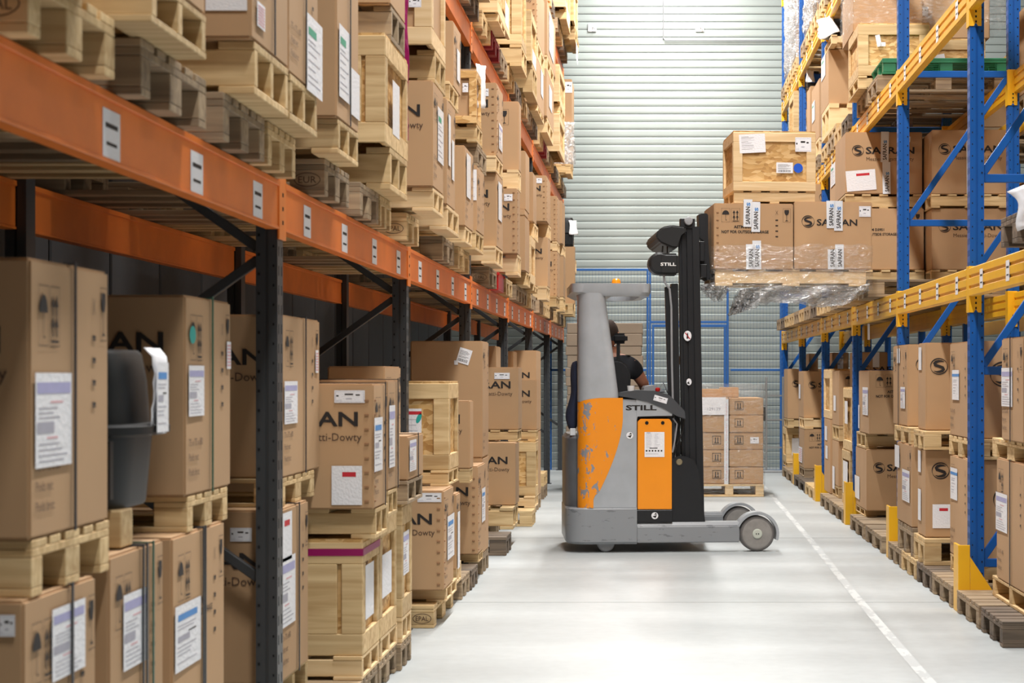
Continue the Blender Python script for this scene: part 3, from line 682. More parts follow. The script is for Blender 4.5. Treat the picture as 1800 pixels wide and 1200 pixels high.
# ================================================================== RACKS
def zig(p0, p1, w=.035, t=.03):
    """a flat bar between two points in a plane of constant y"""
    p0, p1 = Vector(p0), Vector(p1); d = p1-p0; L = d.length
    me = bxmesh('brace', [(0, L, -t/2, t/2, -w/2, w/2)], .003)
    return me, p0, math.atan2(d.z, d.x)
def rack(name, side, label, X, depth, ys, pw, levels, bh, cmat, pmat, bmat, zg, holes):
    root = empty(name, (0, 0, 0)); tag(root, label, 'pallet rack')
    s = -1 if side == 'L' else 1
    top = 7.6
    pt = .078 if side == 'L' else .085
    def section(flip):
        a = pt*.42; b = pt*.55
        return [(0,0,0), (a,0,0)]
    bm = bmesh.new()
    for (a0, a1, ins) in ((0, pt*.42, 0), (pt*.42, pt*.56, .008), (pt*.56, pt, .003)):
        cube(bm, min(s*a0, s*a1), max(s*a0, s*a1), ins, pw-ins, 0, top)
    cube(bm, min(-s*.02, s*(pt+.02)), max(-s*.02, s*(pt+.02)), -.02, pw+.02, 0, .008)
    post = finish(bm, 'post')
    bs = []
    z = .15
    while z < top-.1:
        bs.append((min(s*pt*.80, s*(pt*.80+.008)), max(s*pt*.80, s*(pt*.80+.008)), -.0006, .001, z, z+.010))
        bs.append((min(s*pt*.14, s*(pt*.14+.006)), max(s*pt*.14, s*(pt*.14+.006)), -.0006, .001, z+.03, z+.039))
        for yy in (.2, .72): bs.append((-.0008*s if s > 0 else -.0002, .0002 if s > 0 else .0008, pw*yy, pw*yy+.008, z, z+.035))
        z += .07
    bs = [(min(a,b), max(a,b), c, d, e, f) for a,b,c,d,e,f in bs]
    hol = bxmesh('perforations', bs)
    for k, y in enumerate(ys):
        for j, xx in enumerate((X, X+depth-pt)):
            p = link('post', post, cmat, root, (s*xx, y, 0))
            if j == 0 or s > 0:
                h_ = link('perforations', hol, M['hole'], p); h_['kind'] = 'stuff'
        yb = y+pw*.5
        for me, p0, an in zg(s, X, depth, pt):
            link('brace', me, cmat, root, (p0.x, yb, p0.z), (0, -an, 0))
        for z0, z1 in levels:
            for j, xx in enumerate((X, X+depth-pt)):
                if side == 'R':
                    f = -.006
                    pts = [(-.004, z0-.10), (pw*.25, z0-.085), (pw*.5, z0-.10), (pw*.75, z0-.085), (pw+.004, z0-.10), (pw+.004, z1+.005), (-.004, z1+.005)]
                    # wraps the aisle side and the face towards the camera
                    o = link('connector', bxmesh('connector', [(min(s*f, s*.0), max(s*f, s*.0), -.006, pw+.004, z0-.095, z1+.01), (min(s*f, s*(pt*.8)), max(s*f, s*(pt*.8)), -.007, -.001, z0-.095, z1+.01)], .001), bmat, root, (s*xx, y, 0))
                    hl = link('perforations', bxmesh('perforations', [(min(s*.03, s*.04), max(s*.03, s*.04), -.0078, -.006, z0-.075+.03*i, z0-.062+.03*i) for i in range(3)]), M['hole'], o); hl['kind'] = 'stuff'
                    V = link('notch', polys('notch', [[(pt*.25,0),(pt*.55,0),(pt*.4,.02)]]), cmat, o, (0 if s > 0 else 0, -.0077, z0-.0955), (PI/2,0,0))
                else:
                    if j == 0:
                        o = link('connector', bxmesh('connector', [(0.002, .010, -.012, pw+.01, z0-.035, z1+.03)], .002), M['orangeb'], root, (s*xx, y, 0))
                        hl = link('perforations', bxmesh('perforations', [(.0095, .0112, pw*.4, pw*.58, z0+.02+.05*i, z0+.034+.05*i) for i in range(3)]), M['hole'], o); hl['kind'] = 'stuff'
        if k+1 < len(ys):
            ya, yb2 = y+pw, ys[k+1]
            for z0, z1 in levels:
                for j, xx in enumerate((X, X+depth-pt)):
                    t = .045
                    x0 = xx-.005 if j == 0 else xx+pt-t+.005
                    if side == 'R':
                        hh = z1-z0
                        b = [(x0+.006, x0+t, ya, yb2, z0, z1), (x0-.002, x0+.01, ya, yb2, z0+.004, z0+hh*.26), (x0-.002, x0+.01, ya, yb2, z0+hh*.37, z0+hh*.63), (x0-.002, x0+.01, ya, yb2, z0+hh*.74, z1-.004)]
                    else:
                        b = [(x0, x0+t, ya, yb2, z0, z1), (x0-.006, x0+.004, ya, yb2, z1-.02, z1), (x0-.004, x0+.004, ya, yb2, z0, z0+.01)]
                    b = [(min(s*p[0], s*p[1]), max(s*p[0], s*p[1]))+p[2:] for p in b]
                    yc = (ya+yb2)/2
                    b = [(p[0], p[1], p[2]-yc, p[3]-yc, p[4]-z0, p[5]-z0) for p in b]
                    o = link('beam', bxmesh('beam', b, .0015), bmat, root, (0, yc, z0))
                    if j == 0:
                        offs = (.45,1.33,2.2,3.05) if side == 'L' else (.35,1.15,1.95,2.75)
                        for q in offs:
                            me = sheet('beam'); 
                            r = RB['L'] if side == 'L' else RB['R']; r = Matrix.Rotation(r[2], 4, 'Z') @ Matrix.Rotation(PI/2, 4, 'X')
                            wl_, hl_ = (.15, .12) if side == 'L' else (.1, .11)
                            yy = ya+q-yc
                            if z0 > 3.4 and side == 'L' : continue
                            oo = bpy.data.objects.new('beam_label', me); COL.objects.link(oo); oo.parent = o
                            xf_ = s*(x0-.003 if side == 'R' else x0-.0012)
                            oo.matrix_local = Matrix.Translation((xf_, yy-(.075 if side == 'L' else -.05), .012 if side == 'L' else .03)) @ r @ Matrix.Diagonal((wl_, hl_, 1, 1))
    return root
def zgL(s, X, depth, pt):
    out = []; a, b = s*(X+pt), s*(X+depth-pt)
    for i in range(6):
        zf = .65+1.19*i
        out.append(zig((a,0,zf+.02), (b,0,zf+.60))); out.append(zig((b,0,zf+.58), (a,0,zf+1.17)))
    return out
def zgR(s, X, depth, pt):
    out = []; a, b = s*(X+pt), s*(X+depth-pt)
    for i in range(6):
        z = .285+1.145*i
        out.append(zig((a,0,z), (b,0,z), .05)); out.append(zig((a,0,z+.03), (b,0,z+1.12), .045))
    return out
XL, XR = 1.353, 1.875
YL = [6.84-.1+3.51*k for k in range(-3, 7)]  # bays beside and behind the camera are added, unseen, to shade the rack
YR = [11.15+3.27*k for k in range(-1, 6)]
LL = [(1.925, 2.10), (3.81, 3.98), (5.75, 5.92)]
LR = [(1.87, 2.04), (3.57, 3.74), (5.22, 5.39), (6.9, 7.07)]
rack('pallet_rack', 'L', 'left pallet rack with charcoal posts and orange beams', XL, .98, YL, .1, LL, .17, M['darkpost'], None, M['orange'], zgL, True)
rack('pallet_rack', 'R', 'right pallet rack with blue posts and yellow beams', XR, .93, YR, .09, LR, .17, M['bluepost'], None, M['yellow'], zgR, True)
# yellow post guards on the floor
names = ['nearest of the right rack, triangular plate beside it', 'second of the right rack from the front', None, 'fourth of the right rack, beside weathered pallets']
for k, y in enumerate(YR[1:6]):
    lab = ['yellow steel post guard at the nearest blue post, with triangular side plate', 'yellow steel post guard at the second blue post', 'yellow steel post guard at the third blue post, mostly behind boxes', 'yellow steel post guard at the fourth blue post', 'yellow steel post guard at the fifth blue post near the wall'][k]
    r = empty('post_guard', (XR-.03, y-.03, 0)); tag(r, lab, 'post guard', 'yellow post guards')
    bx('upright_plate', M['yellow'], r, -.05, -.035, -.03, .14, 0, .40, .002)
    bx('front_plate', M['yellow'], r, -.05, .02, -.036, -.03, 0, .40, .002)
    link('gusset', prism('gusset', [(.021,0),(.24,0),(.021,.33)], -.036, -.03, 'xz'), M['yellow'], r)
# ================================================================== FENCE before the far wall
YF = 27.95; sf = YF/F
fx = lambda px: (px-VX)*sf
fz = lambda py: H+(VY-py)*sf
fr = empty('mesh_fence', (0, YF, 0)); tag(fr, 'blue framed wire mesh fence with door in front of corrugated wall', 'fence')
def fb(nm, xa, xb, za, zb, t=.02, m='fencep'): return bx(nm, M[m], fr, min(xa,xb), max(xa,xb), -t, t, min(za,zb), max(za,zb), .003)
for xa, xb in ((1136.5, 1140), (1141, 1144.5), (1277, 1281), (1371, 1377)): fb('fence_post', fx(xa), fx(xb), 0, fz(473), .022)
fb('fence_post', fx(965), fx(970), 0, fz(473))
fb('rail', fx(960), fx(1400), fz(476), fz(472)); fb('rail', fx(960), fx(1136), fz(652), fz(648)); fb('rail', fx(1284), fx(1371), fz(652), fz(648)); fb('rail', fx(960), fx(1400), fz(829), fz(825))
dr = empty('door_leaf', (0, -.02, 0)); dr.parent = fr
for (a, b, c, d) in ((1146, 1277, 575, 570), (1146, 1277, 828, 823), (1146, 1150, 575, 828), (1272, 1276.5, 575, 828)):
    bx('door_frame', M['fencep'], dr, fx(a), fx(b), -.018, .018, fz(max(c, d)), fz(min(c, d)), .003)
fb('rail', fx(1144), fx(1278), fz(568), fz(564))
ws = []
x = fx(962)
while x < fx(1398): ws.append((x-.0016, x+.0016, -.0016, .0016, fz(828), fz(474))); x += .048
z = fz(826)
while z < fz(474): ws.append((fx(962), fx(1398), .0016, .0045, z-.0016, z+.0016)); z += .1
w_ = link('wire_mesh', bxmesh('wire_mesh', ws), M['wire'], fr); w_['kind'] = 'stuff'
# ================================================================== GOODS
ordw0 = ['first','second','third','fourth','fifth','sixth','seventh','eighth']
def C(xc, xf, top, label, **k): k['label'] = label; return ('C', xc, xf, top, k)
def K(xc, xf, top, label, **k): k['label'] = label; return ('K', xc, xf, top, k)
def B(xc, xf, top, label, **k): k['label'] = label; return ('B', xc, xf, top, k)
def E(xc, xf, top, label, **k): k['label'] = label; return ('E', xc, xf, top, k)
EP, TP = 0.0, 0.144
# ---- left rack, floor level
stack('L', 1.38, 0.001, [
 E(18, 262, .144, 'weathered pallet on the floor under the nearest left stack of boxes', mat='woodold', D=1.0),
 B(40, 268, .13, 'pale pallet on the floor pallet of the nearest left stack', D=.95)])
stack('L', 1.38, .277, [
 C(42, 168, 1056, 'brown box at bottom left corner, lilac banded label and black strap', strap=.6, papers=[('purple','s',88,146,1072,1200),('small','f',0,28,1080,1118)], D=.75),
 E(56, 192, 950, 'pale wooden pallet between the two nearest stacked boxes at left', D=.8),
 C(53, 190, 452, 'tall brown box at left edge with large white label, nearest upper box', strap=.5, papers=[('purple','s',58,122,655,824)], D=.8)])
stack('L', 1.38, .277, [
 C(172, 270, 985, 'brown box under black bin, green strip, crumpled white label', strap=[(.62,'strap'),(.55,'strap'),(.74,'strapg')], papers=[('purple','s',194,236,1055,1192)], D=.75)])
stack('L', 1.40, .001, [
 E(290, 400, .144, 'weathered floor pallet under second left stack', mat='woodold', D=1.0),
 B(292, 398, .13, 'pale pallet above the floor pallet of second left stack', D=.95),
 C(303, 394, 945, 'brown lower box with blue headed label beside the black bin stack', strap=[.52,.56], astmside=True, dims=False, papers=[('blue','s',305,350,1068,1185)], D=.7),
 E(330, 400, 873, 'pale block pallet between upper and lower boxes of second left stack', D=.85),
 C(326, 405, 518, 'brown box with teal sticker and small white label, second upper left box', tv=.715, strap=[(.52,'strapg')], D=.78, papers=[('purple','s',329,356,642,732),('teal','s',330,341,572,604),('pink','s',396,403,600,648)])])
stack('L', 1.395, .001, [
 E(486, 545, .144, 'floor pallet behind the first charcoal post', mat='woodold', D=1.0),
 B(488, 540, .12, 'pale pallet below tall labelled box behind first charcoal post', D=.95),
 C(489, 540, 897, 'brown lower box with two white sheets, behind first charcoal post', strap=[.6], D=.75, X=1.375, papers=[('redbar','s',488,509,905,992),('purple','s',487,515,986,1110),('small','f',403,441,928,952)]),
 E(492, 551, 842, 'pale pallet behind first charcoal post, between boxes', D=.85),
 C(493, 560, 552, 'brown upper box right of first charcoal post with small lilac label', tv=.69, strap=[.56], D=.75, papers=[('purple','s',496,519,670,746),('pink','s',551,556,615,655)])])
# crate stack between first and second post
stack('L', 1.22, .001, [
 E(608, 642, .125, 'weathered floor pallet under crate with purple tape', mat='woodold', D=1.1),
 B(612, 645, .10, 'fresh pallet built under the crate with purple tape', D=1.05, mat='woodnew'),
 K(613, 645, 962, 'wooden strand board crate with purple tape round its top edge', D=1.0, mat='wood', mid=1, band=('magenta', .86, .03, 'purple tape band'), papers=[('blank','s',618,634,1010,1110)]),
 B(637, 660, 905, 'pale pallet on the purple taped crate', D=.9, X=1.17, mat='wood'),
 C(633, 658, 675, 'brown box with tucked corners, clear document pouch and address label', bumpy=True, X=1.17, D=.62, strap=[.75], papers=[('small','f',561,617,687,710),('redbar','f',556,612,826,898),('blue','s',632,648,738,838)])])
stack('L', 1.22, .001, [
 E(645, 678, .125, 'weathered floor pallet under second tall crate', mat='woodold', D=1.1),
 B(648, 680, .10, 'fresh pallet under the second tall crate', D=1.05, mat='woodnew'),
 K(646, 678, 918, 'second wooden crate, crumpled sheet on its side, before second post', D=1.0, mat='wood', papers=[('blank','s',650,668,990,1070)]),
 B(661, 679, 872, 'pale pallet on second crate before second charcoal post', D=.9, X=1.17),
 C(660, 683, 668, 'brown box with long white labels behind the tucked corner box', X=1.17, D=.6, strap=[.7], papers=[('purple','s',661,672,715,830)])])
stack('L', 1.2, .001, [
 E(682, 702, .125, 'weathered floor pallet next to foot of second charcoal post', mat='woodold', D=1.1, joined=False),
 B(684, 702, .12, 'fresh pallet under tall slatted crate by second post', D=1.0, mat='woodnew'),
 K(684, 703, 898, 'tall narrow crate with white sheet beside second charcoal post', D=.9, mat='wood', papers=[('purple','s',686,697,950,1030)]),
 B(694, 723, 855, 'grey weathered pallet under the small taped box', mat='woodold', D=.7, X=1.17),
 C(695, 724, 772, 'small brown box with taped white label, on grey weathered pallet', X=1.17, D=.42, sym=False, strap=[.55], papers=[('purple','s',696,709,780,838)])])
# after the second post
stack('L', 1.22, .001, [
 E(763, 797, 1064, 'stamped wooden pallet on the floor before the second charcoal post', D=1.1, stamp='EPAL', mat='wood'),
 B(785, 803, 1033, 'pale box pallet on the stamped floor pallet', X=1.17, D=1.0, mat='woodnew'),
 C(780, 797, 862, 'brown box with tucked corners standing on the stamped floor pallet', X=1.17, D=.62, bumpy=True, papers=[('small','f',734,776,866,882),('blue','s',785,797,908,985)]),
 B(788, 806, 827, 'pale pallet under the crate with teal marked sheet', X=1.19, D=.9),
 K(789, 806, 670, 'strand board crate holding a sheet with red band and teal mark', X=1.19, D=.8, mat='wood', papers=[('redtop','f',715,741,718,783),('teal','f',729,737,723,742,-.4)])])
stack('L', 1.2, .001, [
 E(812, 826, .13, 'dirty floor pallet behind the tucked corner box by second post', mat='woodold', D=1.1, joined=False),
 B(803, 811, .12, 'narrow pale pallet beside the stamped floor pallet stack', D=.9, mat='woodnew'),
 C(802, 809, 868, 'narrow brown box squeezed behind the tucked corner box', X=1.17, D=.6, papers=[('blank','s',803,807,900,1000)]),
 B(826, 831, 824, 'small pale pallet between brown box and tucked corner box', D=.6),
 C(826, 832, 704, 'brown box right of the teal marked crate', D=.5, sym=False)])
stack('L', 1.19, .001, [
 E(827, 838, .13, 'dirty grey floor pallet left of the third charcoal post', mat='wooddark', D=1.1),
 B(840, 847, 975, 'pale pallet under second tucked corner box', D=.9),
 C(838, 851, 820, 'second brown box with tucked corners, left of the third post', bumpy=True, D=.6, papers=[('blue','s',844,850,860,920)])])
stack('L', 1.15, .001, [
 E(890, 899, .144, 'dirty floor pallet in front of the two stacked wordmark boxes', mat='wooddark', D=1.1),
 B(902, 911, 892, 'pale pallet low under the lower wordmark box', D=.95),
 C(906, 913, 778, 'lower of two stacked brown wordmark boxes near third post', D=.68, Wd=.42),
 B(910, 917, 756, 'pale pallet between the two stacked wordmark boxes', D=.7),
 C(911, 917, 645, 'upper of two stacked brown wordmark boxes, small white label', D=.68, Wd=.45, papers=[('small','f',869,896,655,666)])])
stack('L', 1.13, .001, [
 E(930, 936, .144, 'pale floor pallet near the far end of the left row', D=1.0),
 B(935, 941, .11, 'fresh pallet under the small far crate at left', D=.9, mat='woodnew'),
 K(936, 941, 778, 'small strand board crate at far left end of the aisle', D=.8, mat='wood'),
 B(937, 941, 759, 'pale pallet on the small far crate', D=.7),
 C(938, 942, 667, 'brown box on small far crate, left of the reach truck', D=.65, Wd=.5)])
for i, (xc, xf) in enumerate(((946, 953), (956, 960))):
    stack('L', 1.25, .001, [E(xc, xf, .144, ['loose wooden pallet lying on the floor at the far left end', 'last loose floor pallet before the far left posts'][i], mat='woodold', D=1.1, Wd=.7),
      E(xc, xf, .144, ['second loose pallet stacked at the far left end', 'top pallet of last far left pair'][i], mat='wood', D=1.1, Wd=.7)])
# deeper in the bays under the shelf
def deepx(pxl, pxr, yt, yb, Y, dY, label, **k):
    """a box deeper inside a bay: front face given by its pixel rectangle and its distance"""
    s_ = Y/F; x0, x1 = (pxl-VX)*s_, (pxr-VX)*s_
    return carton2('L' if x0 < 0 else 'R', x0, x1, Y, Y+dY, H+(VY-yb)*s_, H+(VY-yt)*s_, label, k)
def carton2(side, x0, x1, y0, y1, z0, z1, label, k):
    k = dict(k); k.setdefault('style', 'plain'); return carton(side, x0, x1, y0, y1, z0, z1, label=label, **k)
for (a, b, yt, Y, dY, lab, ps) in (
 (566, 668, 643, 9.35, .6, 'dark brown box deep in the rack behind the tucked corner boxes', ()),
 (700, 833, 596, 12.6, .7, 'large brown box behind the strand board crate, tilted white label', (('barcode', 784, 808, 606, 634, -.3), ('blank', 781, 788, 632, 640, 0))),
 (836, 872, 608, 16.6, .5, 'small brown box above and behind the upper wordmark box', ()),
 (874, 902, 617, 18.6, .5, 'small brown box between the third and fourth charcoal posts', ()),
 (904, 944, 616, 19.4, .8, 'shaded brown wordmark box deep behind fourth charcoal post', ())):
    s_ = Y/F; z1 = H+(VY-yt)*s_; zt = .145; zm = .82
    x0, x1 = (a-VX)*s_, (b-VX)*s_
    dd, sh = solve('L', [(x0-.3, x1, Y, Y+dY, 0.001, z1)]); c, h = Y+dY/2+dd, dY/2*sh; Y, dY = c-h, 2*h; REG.append((x0-.3, x1, Y, Y+dY, 0.001, z1))
    pallet('E', x0-.3, x1, Y, Y+dY, 0.001, .144, 'floor pallet under the '+lab.replace('dark ', '').replace('large ', '')[:60].rsplit(' ', 1)[0], 'woodold', joined=True)
    carton2('L', x0-.05, x1, Y, Y+dY, zt, zm, 'shaded box underneath the '+' '.join(lab.split()[:11]), {})
    w0 = x1-x0
    carton2('L', x0, x1, Y, Y+dY, zm+.001, z1, lab, dict(style='mbd' if 'wordmark' in lab else 'plain', papers=[(p[0], 'front', ((p[1]-VX)*s_-x0)/w0, (H+(VY-p[4])*s_-zm)/(z1-zm), (p[2]-p[1])*s_, (p[4]-p[3])*s_, p[5]) for p in ps]))
# unseen goods added beside and behind the camera to shade the left rack
for i, y in enumerate((-3.4, -2.5, -1.6, -.1, .8, 1.7, 2.48)):
    w = ordw0[i]
    pallet('E', -2.4, -1.25, y, y+.66, 2.1015, 2.245, f'raised shading pallet added beside the camera outside the frame, {w} of its row', 'wood', 'added shading pallets beside the camera', joined=True)
    carton2('L', -1.95, -1.2, y, y+.62, 2.246, 2.85, f'raised shading box added beside the camera outside the frame, {w} of its row', {})
    pallet('E', -2.4, -1.38, y, y+.66, .001, .144, f'shading floor pallet added beside the camera outside the frame, {w} of its row', 'wood', 'added shading pallets beside the camera', joined=True)
    carton2('L', -2.15, -1.38, y, y+.62, .145, .8, f'lower shading box added beside the camera outside the frame, {w} of its row', {})
    carton2('L', -2.15, -1.38, y, y+.62, .801, 1.6, f'upper shading box added beside the camera outside the frame, {w} of its row', {})
for i in range(15):  # unseen upper row, added to keep lamp light off the goods below
    y = -3.4+i*1.04
    while clash('L', (-2.4, -1.22, y, y+.7, 3.98, 5.0)): y += .05
    w = (ordw0+['ninth','tenth','eleventh','twelfth','thirteenth','fourteenth','fifteenth'])[i]
    pallet('E', -2.4, -1.28, y, y+.68, 3.9815, 4.125, f'shading pallet added above the frame on the upper orange beam, {w} of its row', 'wood', 'added shading pallets above the frame', joined=True)
    carton2('L', -2.2, -1.22, y, y+.66, 4.126, 5.1, f'shading box added above the frame on the upper orange beam, {w} of its row', {})
    REG.append((-2.4, -1.22, y, y+.7, 3.98, 5.1))
# ---- left rack, first shelf: row of block pallets resting on the beam
ordw = ['first','second','third','fourth','fifth','sixth','seventh','eighth','ninth','tenth','eleventh','twelfth','thirteenth','fourteenth','fifteenth','sixteenth','seventeenth','eighteenth','nineteenth','twentieth','twenty-first','twenty-second','twenty-third','twenty-fourth','twenty-fifth','twenty-sixth','twenty-seventh','twenty-eighth']
L1 = [(42,195),(242,357),(388,460),(490,535),(567,610),(630,662),(665,684),(775,796),(803,823)]
Z1 = 2.1015
def redcrate(y, z):
    r = empty('plastic_crate', (-1.58, y+.3, z)); tag(r, 'red plastic crate lying on the lower orange beam among the pallets', 'crate')
    bx('base', M['red'], r, -.3, .3, -.28, .28, 0, .012, .003)
    for a in (-1, 1):
        bx('wall', M['red'], r, -.3, .3, min(a*.28, a*.268), max(a*.28, a*.268), .012, .145, .003); bx('wall', M['red'], r, min(a*.3, a*.288), max(a*.3, a*.288), -.268, .268, .012, .145, .003)
        bx('rim', M['red'], r, -.31, .31, min(a*.295, a*.28), max(a*.295, a*.28), .12, .145, .003)
    REG.append((-1.88, -1.28, y, y+.6, z, z+.145))
def erow(side, X, z, spans, where, mats, D=1.15, stamps={}):
    for i, (y0, y1) in enumerate(spans):
        xa, xb = (-X-D, -X) if side == 'L' else (X, X+D)
        m = mats[i % len(mats)]
        if where == 'the lower orange beam' and i == 11:
            redcrate(y0, z); continue
        dy, sh = solve(side, [(xa, xb, y0, y1, z, z+.143)]); c, h = (y0+y1)/2+dy, (y1-y0)/2*sh; y0, y1 = c-h, c+h
        if y1 > 27.45: continue
        REG.append((xa, xb, y0, y1, z, z+.143))
        pallet('E', xa, xb, y0, y1, z, z+.143, f'{"weathered" if m != "wood" else "pale"} wooden pallet lying on {where}, {ordw[i]} from the camera', m, 'pallets lying on the beams', stamp=stamps.get(i), joined=(y0 > 18))
sp = [(dep(a, 1.29), dep(b, 1.29)) for a, b in L1]
sp.insert(7, (9.72, 10.22))
y = 14.55
while y < 27.2: sp.append((y, y+.72)); y += .84
erow('L', 1.28, Z1, sp, 'the lower orange beam', ['wood','woodold','woodold','wood','woodold','woodold','wood','wood','woodold','wood','woodold','wooddark'], stamps={0: 'EPAL', 4: 'EUR', 7: 'EPAL', 10: 'EPAL'})
ZB = 2.246
stack('L', 1.2, ZB, [B(267, 363, .115, 'pale box pallet at top left, bottom of the nearest raised stack', D=.95),
  C(290, 360, .6, 'brown box on top left raised pallet, mostly above the frame', D=.6, sym=False)])
stack('L', 1.2, ZB, [B(100, 205, .115, 'pale pallet in the top left corner', D=.95), C(112, 203, .6, 'box above the pallet in the top left corner', D=.6, sym=False)])
stack('L', 1.2, ZB, [B(448, 507, 72, 'pale box pallet under the raised box with white corner sheet', D=.95),
  C(442, 506, .6, 'raised brown box near top left with white sheet on its front', D=.78, strap=[.55], style='plain', papers=[('blank','f',362,435,-20,19),('pink','s',449,463,0,44)])])
stack('L', 1.2, ZB, [B(510, 565, .15, 'pale box pallet left of the tall orange windowed box', D=.95),
  C(507, 566, .62, 'raised brown box with big crumpled green headed sheet', D=.78, strap=[.5], style='plain', papers=[('green','s',541,568,25,160)])])
stack('L', 1.2, ZB, [B(595, 630, 208, 'pale box pallet under the box with two hanging sheets', D=.9),
  C(592, 630, 2, 'raised brown box with two white sheets before the tall crate', D=.7, strap=[.52], style='plain', papers=[('green','s',594,613,40,168),('blank','s',615,630,118,200)])])
stack('L', 1.2, ZB, [B(686, 716, 258, 'thick pale pallet under the tall raised crate', D=.95, mat='wood'),
  K(677, 717, 57, 'tall raised strand board crate left of the magenta strap', D=.72, mat='wood', mid=1, papers=[('blank','s',690,702,140,235)]),
  B(688, 712, 10, 'grey weathered pallet on top of the tall raised crate', D=.7, mat='woodold'),
  C(686, 712, .5, 'box on the grey pallet above the tall raised crate', D=.6, style='plain', sym=False)])
stack('L', 1.135, ZB, [B(765, 782.5, 332, 'bright box pallet under raised wordmark box right of magenta strap', D=.95, mat='woodnew'),
  C(764, 782, 145, 'raised brown wordmark box right of the magenta strap', D=.78, papers=[('green','s',771,781,190,285)]),
  B(768, 786, 92, 'pale pallet on the raised wordmark box', D=.8),
  K(762, 786, .8, 'crate with brown inset panel at the top, over the wordmark box', D=.75, mat='woodnew', panel='card', papers=[('small','f',722,744,0,18)])])
stack('L', 1.2, ZB, [B(786, 807, 360, 'bright pallet behind the one of the raised wordmark box', D=.9, mat='woodnew'),
  C(785, 800, 172, 'brown box behind the raised wordmark box', D=.7, papers=[('blank','s',793,797,245,315),('blank','s',787,791,200,290)]),
  B(790, 806, .12, 'pale pallet high above the lower orange beam, beside slim box', D=.7),
  C(797, 810, 36, 'slim upright brown box high in front of the upper orange beam', D=.5, style='plain', papers=[('blank','s',802,807,85,140)])])
stack('L', 1.2, ZB, [B(818, 830, 398, 'small pale pallet under the box wrapped in crumpled plastic', D=.9, mat='woodnew'),
  C(817, 832, 255, 'brown box with crumpled white plastic on its aisle side', D=.6, style='plain', papers=[('blank','s',819,826,268,345)])])
stack('L', 1.2, ZB, [B(836, 850, .13, 'pale pallet below the box with green headed document pouch', D=.9),
  C(838, 851, 290, 'brown box with white green headed pouch on its front', D=.5, style='plain', papers=[('green','f',814,838,298,352)]),
  E(840, 855, 252, 'dark old block pallet under the small inset panel crate', D=1.0, mat='woodold'),
  B(838, 848, 218, 'plywood base under the small inset panel crate', D=.6),
  K(837, 846, 121, 'small crate with inset panel and white sheet hanging on its side', D=.45, mat='osb', panel='card', papers=[('small','f',813,823,146,162)], bw=.05)])
stack('L', 1.2, ZB, [B(871, 884, 432, 'pale pallet under lower wordmark box near glass symbol box', D=.95, mat='woodnew'),
  C(873, 884, 303, 'lower raised wordmark box with long white sheet on the side', D=.7, papers=[('blank','s',875,881,318,385)]),
  B(872, 884, 273, 'pale pallet between two raised wordmark boxes', D=.9, mat='woodnew'),
  C(873, 884, 145, 'upper raised wordmark box with tucked corners, white label', D=.7, bumpy=True, papers=[('small','f',851,859,156,169),('purple','s',876,882,215,260)])])
stack('L', 1.15, ZB, [B(910, 916, 447, 'bright pallet under the lower box below the goblet symbol', D=.9, mat='woodnew'),
  C(909, 914, 331, 'raised wordmark box below the goblet symbol box, small label', D=.7, bumpy=True, papers=[('small','f',886,901,341,353)]),
  B(911, 916, 298, 'pale pallet under the box with goblet symbol', D=.85, mat='woodnew'),
  C(912, 916, 178, 'raised brown box with large goblet symbol', D=.62, style='glass')])
stack('L', 1.2, ZB, [B(924, 931, 477, 'pale pallet under the slim dark strapped box', D=.8),
  C(921, 929, 377, 'slim upright brown box under a black clasp', D=.45, style='plain'),
  C(921, 927, .05, 'flat black clasp box lying on the slim upright box', D=.2, mat='card', style='plain', sym=False),
  C(922, 929, 262, 'tall brown box left of the short label boxes', D=.4, style='plain')])
stack('L', 1.2, ZB, [E(938, 946, 505, 'pale pallet under raised narrow slatted crate', D=1.0),
  K(933, 941, 412, 'raised narrow slatted crate right of the slim upright box', D=.6, mat='woodnew'),
  B(939, 946, 392, 'pale pallet on the raised narrow crate', D=.9, mat='woodnew'),
  C(937, 943, 302, 'raised brown box with white edge seam beside wordmark box', D=.4, style='plain')])
stack('L', 1.2, ZB, [B(958, 964, 500, 'bright pallet under lower far wordmark box', D=.9, mat='woodnew'),
  C(960, 965, 413, 'lower far raised wordmark box', D=.75, papers=[]),
  B(962, 966, 391, 'bright pallet between the far wordmark boxes', D=1.0, mat='woodnew'),
  C(958, 965, 303, 'upper far raised wordmark box with small white label', D=.75, bumpy=True, papers=[('small','f',939,950,308,317)])])
stack('L', 1.2, ZB, [B(978, 984, 520, 'pale pallet of the second last far raised stack', D=.8),
  C(979, 984, 441, 'lower box of the second last far raised stack', D=.55, bumpy=True),
  B(979, 984, 424, 'pale pallet in the middle of the second last far raised stack', D=.5, mat='woodnew'),
  C(979, 984, 344, 'upper box of second last far raised stack with punched edge', D=.55, bumpy=True, style='plain')])
stack('L', 1.2, ZB, [B(990, 994, 522, 'pale pallet of the last far raised brown stack', D=.8),
  C(990, 994, 449, 'lower box of the last far raised brown stack', D=.5, style='plain'),
  B(990, 994, 431, 'bright block pallet in the last far raised brown stack', D=.5, mat='woodnew'),
  C(988, 993, 352, 'upper box of the last far raised brown stack', D=.5, style='plain')])
stack('L', 1.15, ZB, [K(1010, 1014, 478, 'yellowish crate at the end of the lower orange beam', D=.5, mat='wood', Wd=.6),
  B(1012, 1016, 457, 'bright pallet on the yellowish crate at beam end', D=.6, mat='woodnew', Wd=.6),
  C(1008, 1013, 388, 'brown box at far end of the lower orange beam beside black tub', D=.4, style='plain', Wd=.5)])
